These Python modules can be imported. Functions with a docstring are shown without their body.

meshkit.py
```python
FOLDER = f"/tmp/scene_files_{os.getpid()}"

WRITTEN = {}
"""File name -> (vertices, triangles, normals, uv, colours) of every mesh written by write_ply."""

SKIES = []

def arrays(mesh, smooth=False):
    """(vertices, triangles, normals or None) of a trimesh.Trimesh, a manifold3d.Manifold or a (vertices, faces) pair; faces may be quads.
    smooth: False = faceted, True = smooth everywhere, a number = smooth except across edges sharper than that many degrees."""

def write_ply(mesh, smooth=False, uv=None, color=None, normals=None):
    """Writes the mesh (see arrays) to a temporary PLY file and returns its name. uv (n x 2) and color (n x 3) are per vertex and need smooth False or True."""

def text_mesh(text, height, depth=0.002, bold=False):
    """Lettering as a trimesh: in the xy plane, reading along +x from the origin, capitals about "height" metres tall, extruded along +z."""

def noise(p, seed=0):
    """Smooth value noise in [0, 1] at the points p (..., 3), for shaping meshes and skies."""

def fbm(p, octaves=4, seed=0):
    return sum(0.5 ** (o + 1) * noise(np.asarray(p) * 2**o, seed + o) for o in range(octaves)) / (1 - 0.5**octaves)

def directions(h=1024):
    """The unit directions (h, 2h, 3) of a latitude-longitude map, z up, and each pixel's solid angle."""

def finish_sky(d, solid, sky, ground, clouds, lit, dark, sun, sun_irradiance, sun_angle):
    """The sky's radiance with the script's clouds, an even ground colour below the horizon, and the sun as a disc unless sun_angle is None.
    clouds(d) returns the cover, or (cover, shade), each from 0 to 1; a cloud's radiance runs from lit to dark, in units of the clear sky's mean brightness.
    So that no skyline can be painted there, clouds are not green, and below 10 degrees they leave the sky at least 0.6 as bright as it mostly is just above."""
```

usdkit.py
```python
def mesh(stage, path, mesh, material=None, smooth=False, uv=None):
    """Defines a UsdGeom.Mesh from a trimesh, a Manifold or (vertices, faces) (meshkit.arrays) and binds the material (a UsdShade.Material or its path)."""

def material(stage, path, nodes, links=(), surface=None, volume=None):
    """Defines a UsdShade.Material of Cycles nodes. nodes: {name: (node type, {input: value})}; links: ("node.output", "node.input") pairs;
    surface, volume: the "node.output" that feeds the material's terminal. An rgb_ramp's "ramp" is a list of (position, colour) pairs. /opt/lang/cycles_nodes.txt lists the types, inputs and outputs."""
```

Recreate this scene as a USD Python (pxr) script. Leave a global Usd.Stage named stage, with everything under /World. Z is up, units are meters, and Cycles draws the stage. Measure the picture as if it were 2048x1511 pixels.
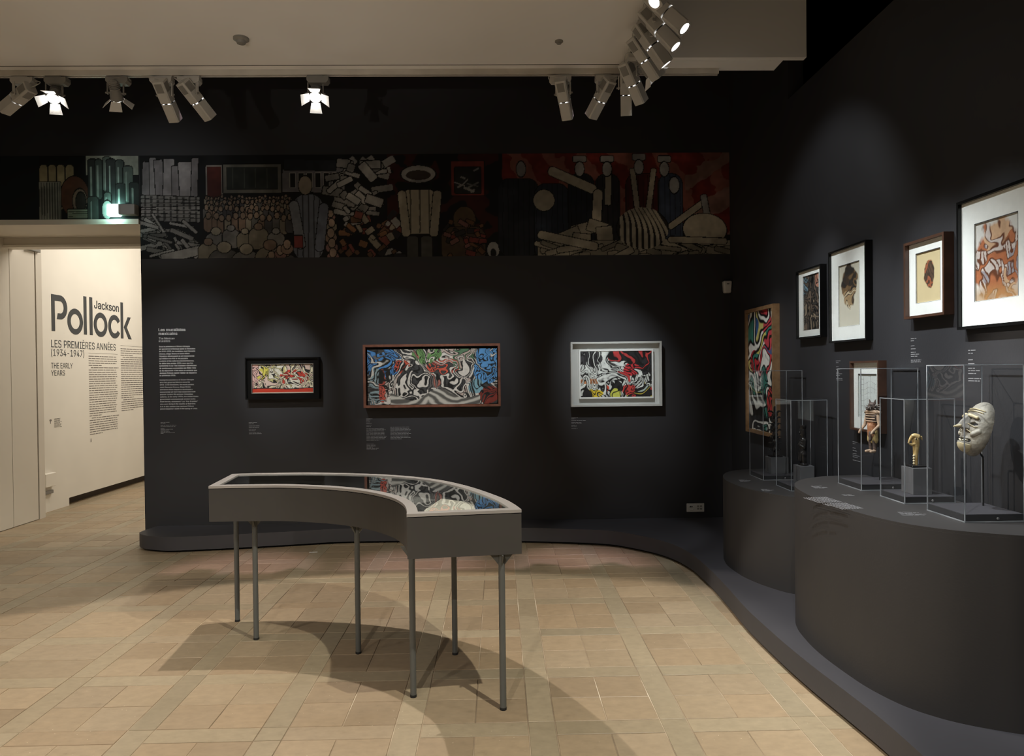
import math, random
import numpy as np, trimesh, shapely, shapely.geometry as sg, shapely.affinity as sa
from scipy.sparse import coo_matrix
from scipy.interpolate import PchipInterpolator, splprep, splev
from manifold3d import Manifold
from pxr import Usd, UsdGeom, UsdLux, UsdShade, Sdf, Gf, Vt
import usdkit, meshkit
from meshkit import fbm, noise

rnd = random.Random(11)
stage = Usd.Stage.CreateInMemory()
UsdGeom.SetStageUpAxis(stage, 'Z')
UsdGeom.SetStageMetersPerUnit(stage, 1.0)
UsdGeom.Xform.Define(stage, '/World')
UsdGeom.Scope.Define(stage, '/World/Looks')

# ------------------------------------------------------------------ camera
F_PX, EXPOSURE = 1430.0, 0.0
YAW, PITCH, ROLL = [math.radians(a) for a in (1.1086, -0.5684, -0.6530)]
EYE = np.array([0, 0, 1.6])
fw = np.array([math.sin(YAW) * math.cos(PITCH), math.cos(YAW) * math.cos(PITCH), math.sin(PITCH)])
rt = np.array([math.cos(YAW), -math.sin(YAW), 0.0])
up = np.cross(rt, fw)
rt, up = rt * math.cos(ROLL) + up * math.sin(ROLL), -rt * math.sin(ROLL) + up * math.cos(ROLL)
cam = UsdGeom.Camera.Define(stage, '/World/camera')
cam.CreateHorizontalApertureAttr(36.0)
cam.CreateVerticalApertureAttr(36.0 * 1511 / 2048)
cam.CreateFocalLengthAttr(36.0 * F_PX / 2048)
cam.CreateClippingRangeAttr(Gf.Vec2f(0.05, 200))
cam.CreateExposureAttr(EXPOSURE)
M = np.eye(4)
M[0, :3], M[1, :3], M[2, :3], M[3, :3] = rt, up, -fw, EYE
UsdGeom.Xformable(cam).AddTransformOp().Set(Gf.Matrix4d(M.tolist()))

# ------------------------------------------------------------------ lights (lamps and added fill spots outside the picture; lamps in view carry theirs in their builder)
WARM, NEUTRAL = (1.0, 0.93, 0.83), (0.93, 0.98, 1.0)
LIGHT_GAIN = 1.0


def aim(prim, pos, d):
    d = np.asarray(d, float) / np.linalg.norm(d)
    x = np.cross([0, 0, 1.0], -d)
    x = x / np.linalg.norm(x) if np.linalg.norm(x) > 1e-6 else np.array([1.0, 0, 0])
    y = np.cross(-d, x)
    m = np.eye(4)
    m[0, :3], m[1, :3], m[2, :3], m[3, :3] = x, y, -d, pos
    UsdGeom.Xformable(prim).AddTransformOp().Set(Gf.Matrix4d(m.tolist()))


def spot(path, pos, d, watts, half, soft, col, radius=0.02):
    """A focused lamp: watts is a relative strength, half the cone's half angle in degrees."""
    l = UsdLux.SphereLight.Define(stage, path)
    l.CreateRadiusAttr(radius)
    l.CreateIntensityAttr(watts * LIGHT_GAIN / (4 * math.pi * radius ** 2 * math.pi))
    l.CreateColorAttr(Gf.Vec3f(*col))
    sh = UsdLux.ShapingAPI.Apply(l.GetPrim())
    sh.CreateShapingConeAngleAttr(half)
    sh.CreateShapingConeSoftnessAttr(soft)
    aim(l.GetPrim(), pos, d)
    return l


def rect(path, pos, d, w, h, strength, col):
    l = UsdLux.RectLight.Define(stage, path)
    l.CreateWidthAttr(w), l.CreateHeightAttr(h)
    l.CreateIntensityAttr(strength * LIGHT_GAIN)
    l.CreateColorAttr(Gf.Vec3f(*col))
    aim(l.GetPrim(), pos, d)
    return l


# lamp B: the wide lamp further along the right-hand rail, over the visitor's shoulder
spot('/World/rail_lamp_light', (0.84, 2.2, 3.50), (-1.74, 1.2, -3.5), 325, 40, 0.2, (1.0, .95, .80))
# unseen spots added to brighten the room, then lamps in the lobby beyond the doorway
spot('/World/added_fill_light_001', (-3.2, 2.4, 3.55), (-0.25, 0.6, -1), 120, 50, 0.6, WARM)
spot('/World/added_fill_light_002', (-1.2, -1.6, 3.55), (0, .25, -1), 330, 62, 0.5, WARM)
spot('/World/added_fill_light_004', (-3.2, -0.6, 3.55), (-.1, .3, -1), 210, 58, 0.5, WARM)
spot('/World/added_ceiling_wash', (-1.6, -2.6, 1.0), (0, 5.1, 2.71), 260, 15, 1.0, WARM)  # added unseen spot that washes the ceiling from below
spot('/World/added_fill_light_005', (-3.95, 5.0, 3.5), (.75, 1.95, -.15), 26, 24, 1.0, NEUTRAL)  # added unseen spot to lift the left end of the frieze
spot('/World/added_fill_light_006', (.9, 3.3, 3.5), (1.0, .6, -2.6), 240, 34, 1.0, NEUTRAL)  # this and the next: unseen spots added to brighten the plinth tops
spot('/World/added_fill_light_007', (.9, 1.9, 3.5), (.95, .7, -2.8), 150, 34, 1.0, NEUTRAL)
for i_, x_ in enumerate((-2.2, -.75, .6, 1.75)):
    spot(f'/World/added_void_light_{i_ + 1:03d}', (x_, 4.84, 5.08), (.05, .98, -5.08), 430, 8.5, .9, (1.0, .70, .84))  # added unseen spots that throw a pink strip on the floor
rect('/World/lobby_ceiling_light', (-3.6, 9.6, 4.4), (0, 0, -1), 1.6, 3.2, 7.0, (1, .93, .82))
spot('/World/lobby_lamp_light', (-2.9, 9.3, 4.1), (-2.4, 0.3, -1.4), 32, 26, 0.9, (1, .95, .87))
spot('/World/lobby_lamp_light_001', (-2.9, 10.8, 4.1), (-2.4, -0.3, -2.2), 32, 30, 0.9, (1, .95, .87))

# ------------------------------------------------------------------ helpers: names, objects
counts = {}


def numbered(parent, name):
    n = counts.get((parent, name), 0)
    counts[(parent, name)] = n + 1
    return f'{parent}/{name}' + (f'_{n:03d}' if n else '')


LOC = {}


def thing(name, label, cat, loc=(0, 0, 0), group=None, kind=None):
    p = numbered('/World', name)
    x = UsdGeom.Xform.Define(stage, p)
    x.AddTranslateOp().Set(Gf.Vec3d(*map(float, loc)))
    LOC[p] = np.array(loc, float)
    keys(x.GetPrim(), label, cat, group, kind)
    return p


def keys(prim, label=None, cat=None, group=None, kind=None):
    for k, v in (('label', label), ('category', cat), ('group', group), ('kind', kind)):
        if v:
            prim.SetCustomDataByKey(k, v)


def arr(mesh):
    v, f, _ = meshkit.arrays(mesh, False)
    return np.array(v, float), np.array(f, int)


def part(t, name, mesh, m, smooth=False, label=None, paint=None, kind=None):
    """A mesh given in world coordinates, as a child of t."""
    top = '/'.join(t.split('/')[:3])
    v, f = arr(mesh)
    if top in LOC:
        v = v - LOC[top]
    p = numbered(t, name)
    g = usdkit.mesh(stage, p, trimesh.Trimesh(v, f, process=False), MAT[m], smooth=smooth)
    if paint is not None:
        UsdGeom.PrimvarsAPI(g).CreatePrimvar('paint', Sdf.ValueTypeNames.Color3fArray, 'vertex').Set(Vt.Vec3fArray.FromNumpy(np.asarray(paint, np.float32)))
    keys(g.GetPrim(), label=label, kind=kind)
    return p


def single(name, mesh, m, label=None, cat=None, group=None, kind=None, smooth=False, paint=None):
    p = part('/World', name, mesh, m, smooth, paint=paint)
    keys(stage.GetPrimAtPath(p), label, cat, group, kind)
    return p


def structure(name, mesh, m, label, cat, smooth=False):
    return single(name, mesh, m, label, cat, None, 'structure', smooth)


# ------------------------------------------------------------------ helpers: shapes
def cat(*ms):
    vs, fs, n = [], [], 0
    for m in ms:
        v, f = arr(m)
        vs.append(v), fs.append(f + n)
        n += len(v)
    return trimesh.Trimesh(np.vstack(vs), np.vstack(fs), process=False)


def box(x0, x1, y0, y1, z0, z1, c=0.0):
    if c <= 0:
        m = trimesh.creation.box([x1 - x0, y1 - y0, z1 - z0])
        m.apply_translation([(x0 + x1) / 2, (y0 + y1) / 2, (z0 + z1) / 2])
        return m
    a = np.array([(x0, x1), (y0, y1), (z0, z1)])
    pts = []
    for i in range(2):
        for j in range(2):
            for k in range(2):
                for s in range(3):
                    q = np.array([a[0, i], a[1, j], a[2, k]])
                    for t in range(3):
                        if t != s:
                            q[t] += c * (1 if (i, j, k)[t] == 0 else -1)
                    pts.append(q)
    return trimesh.convex.convex_hull(np.array(pts))


def quad(a, b, c, d):
    """The outer face of a clear pane; its thickness shows in the edge strips around it."""
    return trimesh.Trimesh([a, b, c, d], [[0, 1, 2], [0, 2, 3]], process=False)


def extrude(poly, z0, z1):
    ms = [trimesh.creation.extrude_polygon(g, z1 - z0, engine='earcut') for g in getattr(poly, 'geoms', [poly]) if g.area > 1e-9]
    m = cat(*ms)
    m.vertices[:, 2] += z0
    return m


def tube(pts, r, n=8, caps=True):
    p = np.asarray(pts, float)
    rr = np.broadcast_to(np.asarray(r, float), (len(p),))
    t = np.gradient(p, axis=0)
    t /= np.linalg.norm(t, axis=1, keepdims=True)
    a = np.cross(t[0], [0, 0, 1.0] if abs(t[0][2]) < .9 else [1.0, 0, 0])
    A = []
    for k in t:
        a = a - k * (a @ k)
        a /= np.linalg.norm(a)
        A.append(a)
    A = np.array(A)
    B = np.cross(t, A)
    th = np.arange(n) * 2 * np.pi / n
    v = (p[:, None] + rr[:, None, None] * (np.cos(th)[None, :, None] * A[:, None] + np.sin(th)[None, :, None] * B[:, None])).reshape(-1, 3)
    f = []
    for i in range(len(p) - 1):
        for j in range(n):
            k = (j + 1) % n
            f += [[i * n + j, i * n + k, (i + 1) * n + k], [i * n + j, (i + 1) * n + k, (i + 1) * n + j]]
    if caps:
        v = np.vstack([v, p[0], p[-1]])
        e, b = len(v) - 2, (len(p) - 1) * n
        for j in range(n):
            k = (j + 1) % n
            f += [[e, k, j], [e + 1, b + j, b + k]]
    return trimesh.Trimesh(v, np.array(f), process=False)


def cyl(p0, p1, r0, r1=None, n=16):
    return tube([p0, p1], [r0, r0 if r1 is None else r1], n)


def lathe(prof, n=20, at=(0, 0, 0)):
    pr = np.array(prof, float)
    th = np.arange(n) * 2 * np.pi / n
    v = np.stack([pr[:, None, 0] * np.cos(th), pr[:, None, 0] * np.sin(th), np.broadcast_to(pr[:, None, 1], (len(pr), n))], -1).reshape(-1, 3)
    f = []
    for i in range(len(pr) - 1):
        for j in range(n):
            k = (j + 1) % n
            f += [[i * n + j, i * n + k, (i + 1) * n + k], [i * n + j, (i + 1) * n + k, (i + 1) * n + j]]
    return trimesh.Trimesh(v + np.array(at), np.array(f), process=False)


def hull(*balls, n=12):
    """Hull of spheres (x, y, z, r)."""
    return Manifold.batch_hull([Manifold.sphere(b[3], n).translate(list(map(float, b[:3]))) for b in balls])


def union(ms):
    m = ms[0]
    for k in ms[1:]:
        m = m + k
    return m


def relax(t, it, most):
    """Taubin smoothing that moves no vertex further than a little over one edge."""
    v0 = np.array(t.vertices)
    e = t.edges_unique
    n = len(v0)
    A = coo_matrix((np.ones(2 * len(e)), (np.r_[e[:, 0], e[:, 1]], np.r_[e[:, 1], e[:, 0]])), (n, n)).tocsr()
    deg = np.maximum(np.asarray(A.sum(1)).ravel(), 1)[:, None]
    v = v0.copy()
    for _ in range(it):
        for k in (.5, -.51):
            v = v + k * (A @ v / deg - v)
        d = v - v0
        l = np.linalg.norm(d, axis=1, keepdims=True)
        v = v0 + d * np.minimum(1, 1.5 * most / np.maximum(l, 1e-9))
    return trimesh.Trimesh(v, np.array(t.faces), process=False)


def smooth_union(ms, edge, it=8):
    m = union(ms).refine_to_length(edge)
    v, f = arr(m)
    return relax(trimesh.Trimesh(v, f, process=True), it, edge)


def moved(m, fn):
    v, f = arr(m)
    return trimesh.Trimesh(fn(v), f, process=False)


YB, XR, XT, XJ = 6.95, 2.28, -5.32, -5.15


def on_back(m, w=0.0):      # local: u along the wall to the viewer's right, v up, w out of the wall
    return moved(m, lambda p: np.stack([p[:, 0], YB - w - p[:, 2], p[:, 1]], 1))


def on_right(m, w=0.0):     # u = -y
    return moved(m, lambda p: np.stack([XR - w - p[:, 2], -p[:, 0], p[:, 1]], 1))


def on_title(m, w=.0006):     # u = +y
    return moved(m, lambda p: np.stack([XT + w + p[:, 2], p[:, 0], p[:, 1]], 1))


def ring(u0, u1, v0, v1, bl, bt=None, br=None, bb=None):
    bt = bl if bt is None else bt
    br = bl if br is None else br
    bb = bt if bb is None else bb
    return sg.box(u0, v0, u1, v1).difference(sg.box(u0 + bl, v0 + bb, u1 - br, v1 - bt))


def closed_curve(pts, n=160, s=0.0):
    p = np.array(pts + [pts[0]], float)
    tck, _ = splprep(p.T, s=s, per=True, k=3)
    return np.array(splev(np.linspace(0, 1, n, endpoint=False), tck)).T


def open_curve(pts, n=80):
    p = np.array(pts, float)
    d = np.r_[0, np.cumsum(np.linalg.norm(np.diff(p, axis=0), axis=1))]
    t = np.linspace(0, d[-1], n)
    return np.stack([PchipInterpolator(d, p[:, k])(t) for k in range(p.shape[1])], 1)


# ------------------------------------------------------------------ materials
MAT = {}


def paint_mat(name, c, rough=0.5, var=0.10, scale=7.0, metallic=0.0, spec=0.5, bump=0.0, bscale=120.0, c2=None, detail=3.0):
    c = np.array(c, float)
    lo, hi = (c * (1 - var), c * (1 + var)) if c2 is None else (c, np.array(c2, float))
    nodes = {'g': ('texture_coordinate', {}), 'n': ('noise_texture', {'scale': scale, 'detail': detail}), 'r': ('rgb_ramp', {'ramp': [(0.3, lo), (0.7, hi)]}),
             'p': ('principled_bsdf', {'roughness': rough, 'metallic': metallic, 'specular_ior_level': spec})}
    links = [('g.object', 'n.vector'), ('n.fac', 'r.fac'), ('r.color', 'p.base_color')]
    if bump:
        nodes['n2'] = ('noise_texture', {'scale': bscale, 'detail': 2.0})
        nodes['b'] = ('bump', {'strength': bump, 'distance': 0.002})
        links += [('g.object', 'n2.vector'), ('n2.fac', 'b.height'), ('b.normal', 'p.normal')]
    MAT[name] = usdkit.material(stage, f'/World/Looks/{name}', nodes, links, surface='p.BSDF')


def emit_mat(name, c, strength):
    MAT[name] = usdkit.material(stage, f'/World/Looks/{name}', {'e': ('emission', {'color': c, 'strength': strength})}, [], surface='e.emission')


paint_mat('wall_black', (.0235, .0232, .0265), .62, .10, 1.7, bump=.15)
paint_mat('void_black', (.015, .015, .016), .9, .1, 2)
paint_mat('plinth_grey', (.052, .050, .057), .55, .08, 2.5, bump=.12)
paint_mat('pedestal_grey', (.038, .0352, .0345), .55, .07, 2.2, bump=.12)
paint_mat('shadow_gap', (.006, .006, .006), .9)
paint_mat('white_wall', (.80, .76, .68), .7, .03, 1.5, bump=.08)
paint_mat('white_ceiling', (.84, .83, .82), .85, .03, .8)
paint_mat('cream_door', (.66, .61, .53), .5, .03, 1.0)
paint_mat('door_gap', (.10, .085, .07), .8)
paint_mat('dark_recess', (.06, .045, .035), .7)
paint_mat('rear_wall', (.22, .215, .205), .8)
paint_mat('table_body', (.053, .050, .048), .42, .06, 3, bump=.06)
paint_mat('table_rim', (.40, .38, .37), .34, .05, 4, metallic=.3)
paint_mat('table_leg', (.105, .110, .106), .38, .05, 6)
paint_mat('rubber', (.012, .012, .012), .7)
paint_mat('case_cloth', (.035, .032, .030), .9, .2, 60)
paint_mat('case_base', (.030, .030, .032), .35)
paint_mat('block_grey', (.11, .11, .115), .5)
paint_mat('steel', (.55, .55, .55), .3, metallic=.9)
paint_mat('rod_black', (.012, .012, .013), .4)
paint_mat('lamp_white', (.50, .495, .48), .42, .05, 9)
paint_mat('lamp_shade', (.22, .215, .205), .55)
paint_mat('lamp_dark', (.02, .02, .02), .6)
paint_mat('flap_white', (.85, .85, .84), .35)
paint_mat('rail_white', (.62, .59, .54), .45)
paint_mat('frame_black', (.007, .007, .007), .22, .2, 8, spec=.3)
paint_mat('frame_edge_silver', (.30, .29, .27), .35, metallic=.6)
paint_mat('frame_brown', (.15, .055, .032), .38, c2=(.24, .10, .065), scale=14)
paint_mat('frame_white', (.52, .53, .51), .5, .03)
paint_mat('frame_bright', (.82, .84, .82), .5, .03)
paint_mat('frame_oak', (.20, .11, .05), .45, c2=(.30, .18, .09), scale=18)
paint_mat('frame_walnut', (.055, .026, .016), .4, c2=(.085, .040, .024), scale=16)
paint_mat('mat_board', (.80, .83, .80), .8, .02, 30)
paint_mat('mat_cut', (.05, .05, .05), .7)
paint_mat('text_white', (.78, .79, .80), .7, .02)
paint_mat('text_dim', (.26, .26, .27), .7, .02)
paint_mat('text_grey', (.055, .058, .060), .7, .02)
paint_mat('text_fine', (.20, .18, .16), .7, .02)
paint_mat('plastic_white', (.62, .60, .57), .4, .03)
paint_mat('plastic_grey', (.24, .23, .21), .5, .05)
paint_mat('carved_black', (.014, .013, .013), .22, .3, 40)
paint_mat('mask_stone', (.40, .37, .30), .55, c2=(.17, .16, .145), scale=13, bump=.5, bscale=60)
paint_mat('mask_cream', (.62, .55, .36), .5, c2=(.48, .40, .24), scale=20)
paint_mat('teeth', (.72, .68, .55), .4)
paint_mat('gold', (.50, .33, .12), .30, c2=(.72, .55, .27), scale=35, metallic=.25)
paint_mat('doll_wood', (.30, .12, .055), .5, c2=(.42, .20, .10), scale=40)
paint_mat('doll_pale', (.52, .38, .27), .5, c2=(.36, .25, .17), scale=40)
paint_mat('doll_kilt', (.55, .44, .20), .6, c2=(.40, .30, .12), scale=60)
paint_mat('doll_dark', (.045, .03, .024), .6, c2=(.14, .10, .085), scale=70)
paint_mat('feather', (.06, .055, .05), .6, c2=(.28, .25, .22), scale=90)
paint_mat('paper', (.72, .68, .60), .8, c2=(.62, .57, .48), scale=9)
paint_mat('paper_dark', (.13, .12, .12), .8, c2=(.28, .27, .26), scale=14)
paint_mat('reflection_blue', (.22, .42, .44), .8, c2=(.35, .55, .55), scale=20)
paint_mat('litter_grey', (.5, .48, .45), .6)
emit_mat('lens_glow', (1, .98, .94), 14.0)
emit_mat('lens_hot', (1, .96, .9), 40.0)
emit_mat('leak_glow', (1, .98, .95), 2.2)
emit_mat('exit_glow', (.50, 1.0, .86), 26.0)

# vertex-painted surfaces (artworks, stone tiles)
MAT['artwork'] = usdkit.material(stage, '/World/Looks/artwork', {'a': ('attribute', {'attribute': 'paint'}), 'n': ('noise_texture', {'scale': 260.0}), 'b': ('bump', {'strength': .25, 'distance': .001}), 'p': ('principled_bsdf', {'roughness': .45})},
                                 [('a.color', 'p.base_color'), ('n.fac', 'b.height'), ('b.normal', 'p.normal')], surface='p.BSDF')
MAT['frieze_print'] = usdkit.material(stage, '/World/Looks/frieze_print', {'a': ('attribute', {'attribute': 'paint'}), 'p': ('principled_bsdf', {'roughness': .75, 'specular_ior_level': .3})},
                                      [('a.color', 'p.base_color')], surface='p.BSDF')
MAT['stone'] = usdkit.material(
    stage, '/World/Looks/stone',
    {'a': ('attribute', {'attribute': 'paint'}), 'g': ('geometry', {}), 'm': ('mapping', {'scale': (3.2, 5.0, 1.0)}), 'n': ('noise_texture', {'scale': 5.0, 'detail': 6.0, 'roughness': .65}),
     'r': ('rgb_ramp', {'ramp': [(.22, (.72, .71, .70)), (.36, (.93, .93, .93)), (.5, (1, 1, 1)), (.75, (1.12, 1.11, 1.10))]}), 'x': ('mix', {'mix_type': 'multiply', 'fac': 1.0}),
     'v': ('voronoi_texture', {'scale': 34.0, 'randomness': 1.0}), 'vr': ('rgb_ramp', {'ramp': [(0.0, (1, 1, 1)), (.05, (1, 1, 1)), (.075, (0, 0, 0)), (1, (0, 0, 0))]}),
     'n3': ('noise_texture', {'scale': 3.0}), 'nr': ('rgb_ramp', {'ramp': [(.52, (0, 0, 0)), (.62, (1, 1, 1))]}), 'mm': ('mix', {'mix_type': 'multiply', 'fac': 1.0}),
     'y': ('mix', {'color2': (.72, .62, .48)}),
     'n2': ('noise_texture', {'scale': 2.2, 'detail': 3.0}), 'rr': ('map_range', {'from_min': .3, 'from_max': .7, 'to_min': .34, 'to_max': .60}),
     'b': ('bump', {'strength': .12, 'distance': .002}), 'p': ('principled_bsdf', {'specular_ior_level': .42})},
    [('g.position', 'm.vector'), ('m.vector', 'n.vector'), ('n.fac', 'r.fac'), ('a.color', 'x.color1'), ('r.color', 'x.color2'), ('g.position', 'v.vector'), ('v.distance', 'vr.fac'), ('g.position', 'n3.vector'), ('n3.fac', 'nr.fac'),
     ('vr.color', 'mm.color1'), ('nr.color', 'mm.color2'), ('mm.color', 'y.fac'), ('x.color', 'y.color1'), ('y.color', 'p.base_color'),
     ('g.position', 'n2.vector'), ('n2.fac', 'rr.value'), ('rr.result', 'p.roughness'), ('n.fac', 'b.height'), ('b.normal', 'p.normal')], surface='p.BSDF')
MAT['grout'] = usdkit.material(
    stage, '/World/Looks/grout',
    {'g': ('geometry', {}), 'n': ('noise_texture', {'scale': 1.6, 'detail': 4.0}), 'r': ('rgb_ramp', {'ramp': [(.38, (.20, .15, .10)), (.50, (.34, .26, .18)), (.60, (.50, .41, .30)), (.68, (.74, .66, .53))]}), 'p': ('principled_bsdf', {'roughness': .9})},
    [('g.position', 'n.vector'), ('n.fac', 'r.fac'), ('r.color', 'p.base_color')], surface='p.BSDF')


def pane_mat(name, ior, tint, gain=1.0):
    MAT[name] = usdkit.material(stage, f'/World/Looks/{name}', {
        'f': ('fresnel', {'IOR': ior}), 'g': ('geometry', {}), 'i': ('math', {'math_type': 'subtract', 'value1': 1.0}), 'm': ('math', {'math_type': 'multiply'}), 'k': ('math', {'math_type': 'multiply', 'value2': gain, 'use_clamp': True}),
        't': ('transparent_bsdf', {'color': tint}), 's': ('glossy_bsdf', {'color': (.95, .97, .97), 'roughness': .01}), 'x': ('mix_closure', {})},
        [('g.backfacing', 'i.value2'), ('f.fac', 'm.value1'), ('i.value', 'm.value2'), ('m.value', 'k.value1'), ('k.value', 'x.fac'), ('t.BSDF', 'x.closure1'), ('s.BSDF', 'x.closure2')], surface='x.closure')


pane_mat('acrylic', 1.49, (.985, .99, .99), 1.3)
pane_mat('table_glass', 1.52, (.95, .97, .965), 1.4)
pane_mat('glazing', 1.25, (.99, .99, .99), .7)
MAT['acrylic_edge'] = usdkit.material(stage, '/World/Looks/acrylic_edge', {
    'd': ('principled_bsdf', {'base_color': (.42, .44, .46), 'roughness': .2}), 'tr': ('translucent_bsdf', {'color': (.46, .49, .52)}),
    'n': ('noise_texture', {'scale': 11.0}), 'nr': ('map_range', {'from_min': .35, 'from_max': .65, 'to_min': .2, 'to_max': .8}), 'x': ('mix_closure', {})},
    [('n.fac', 'nr.value'), ('nr.result', 'x.fac'), ('d.BSDF', 'x.closure1'), ('tr.BSDF', 'x.closure2')], surface='x.closure')

# ------------------------------------------------------------------ the room
ZC, YC = 3.71, 5.06                 # main ceiling: underside and far edge
slab = structure('floor', box(-7.5, 4.6, -4.3, 14.2, -0.12, -0.0035), 'grout', 'pale stone slab floor with light joints running through the gallery and doorway', 'floor')


def floor_tiles():
    px, py, ox, oy = .602, .5865, .240, 3.242
    tans = [(.340, .258, .178), (.322, .246, .172), (.360, .280, .198), (.338, .266, .190), (.306, .236, .166), (.354, .282, .206)]
    greys = [(.325, .268, .194), (.345, .288, .212), (.310, .260, .190)]
    rg = random.Random(5)
    out = []

    def add(x0, x1, y0, y1, col):
        g = .0022
        k = rg.uniform(.93, 1.07)
        out.append((x0 + g, x1 - g, y0 + g, y1 - g, rg.uniform(-.0006, .0006), (col[0] * k, col[1] * k * .975, col[2] * k * .90)))
    for i in range(-13, 5):
        xr = ox + i * px                       # right edge of the narrow band; the field is to its right
        for j in range(-9, 16):
            y0 = oy + j * py                   # field from y0, cross band just in front of the next field
            if y0 > 12.2 or y0 < -3.5 or xr < -7.2 or xr > 4.0:
                continue
            f = (xr, xr + (px - .122)), (y0, y0 + (py - .120))
            xm, ym = (f[0][0] + f[0][1]) / 2, (f[1][0] + f[1][1]) / 2
            base = rg.choice(tans)
            near = lambda: base if rg.random() < .55 else rg.choice(tans)
            if xr < -2.2 and rg.random() < .4:
                add(f[0][0], f[0][1], f[1][0], ym, near()), add(f[0][0], f[0][1], ym, f[1][1], near())
            elif rg.random() < .06:
                add(f[0][0], xm, f[1][0], f[1][1], near()), add(xm, f[0][1], f[1][0], f[1][1], near())
            else:
                for a in ((f[0][0], xm), (xm, f[0][1])):
                    for b in ((f[1][0], ym), (ym, f[1][1])):
                        add(*a, *b, near())
            add(f[0][0], f[0][1], f[1][1], y0 + py, rg.choice(greys) if rg.random() < .7 else rg.choice(tans))   # cross band
            if rg.random() < .45:
                add(xr - .122, xr, y0, y0 + py, rg.choice(greys))                                                # long band
            else:
                yc = y0 + py * rg.choice((.4, .4, .8))
                add(xr - .122, xr, y0, yc, rg.choice(greys)), add(xr - .122, xr, yc, y0 + py, rg.choice(greys))
    return out


def tile_mesh(x0, x1, y0, y1, dz, c=.0016):
    z0, z1 = -.02, dz
    v = [(x, y, z0) for x, y in ((x0, y0), (x1, y0), (x1, y1), (x0, y1))] + [(x, y, z1 - c) for x, y in ((x0, y0), (x1, y0), (x1, y1), (x0, y1))] + \
        [(x, y, z1) for x, y in ((x0 + c, y0 + c), (x1 - c, y0 + c), (x1 - c, y1 - c), (x0 + c, y1 - c))]
    f = [(8, 9, 10, 11)]
    for a in range(4):
        b = (a + 1) % 4
        f += [(a, b, 4 + b, 4 + a), (4 + a, 4 + b, 8 + b, 8 + a)]
    v, f = np.array(v), np.array(f)
    return trimesh.Trimesh(v, np.vstack([f[:, [0, 1, 2]], f[:, [0, 2, 3]]]), process=False)


def seen_share(t):
    p = np.array([(t[0] + t[1]) / 2, (t[2] + t[3]) / 2, 0]) - EYE
    d = p @ fw
    if d < .5:
        return 0
    x, y = F_PX * (p @ rt) / d, -F_PX * (p @ up) / d
    inside = abs(x) < 1060 and abs(y) < 790
    q = p + EYE
    hidden = (q[0] > 1.56 and q[1] < 7) or (q[1] > 6.75 and q[0] > -3.3) or q[0] < XT
    return (t[1] - t[0]) * (t[3] - t[2]) * 1.6 / d ** 3 * (1 if inside and not hidden else 1e-6)


tiles = sorted(floor_tiles(), key=seen_share, reverse=True)
for t in tiles[:300]:
    part(slab, 'stone_tile', tile_mesh(*t[:5]), 'stone', paint=[t[5]] * 12)
rest = tiles[300:]
part(slab, 'stone_paving', cat(*[tile_mesh(*t[:5]) for t in rest]), 'stone', paint=np.repeat([t[5] for t in rest], 12, 0), kind='stuff')

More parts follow.
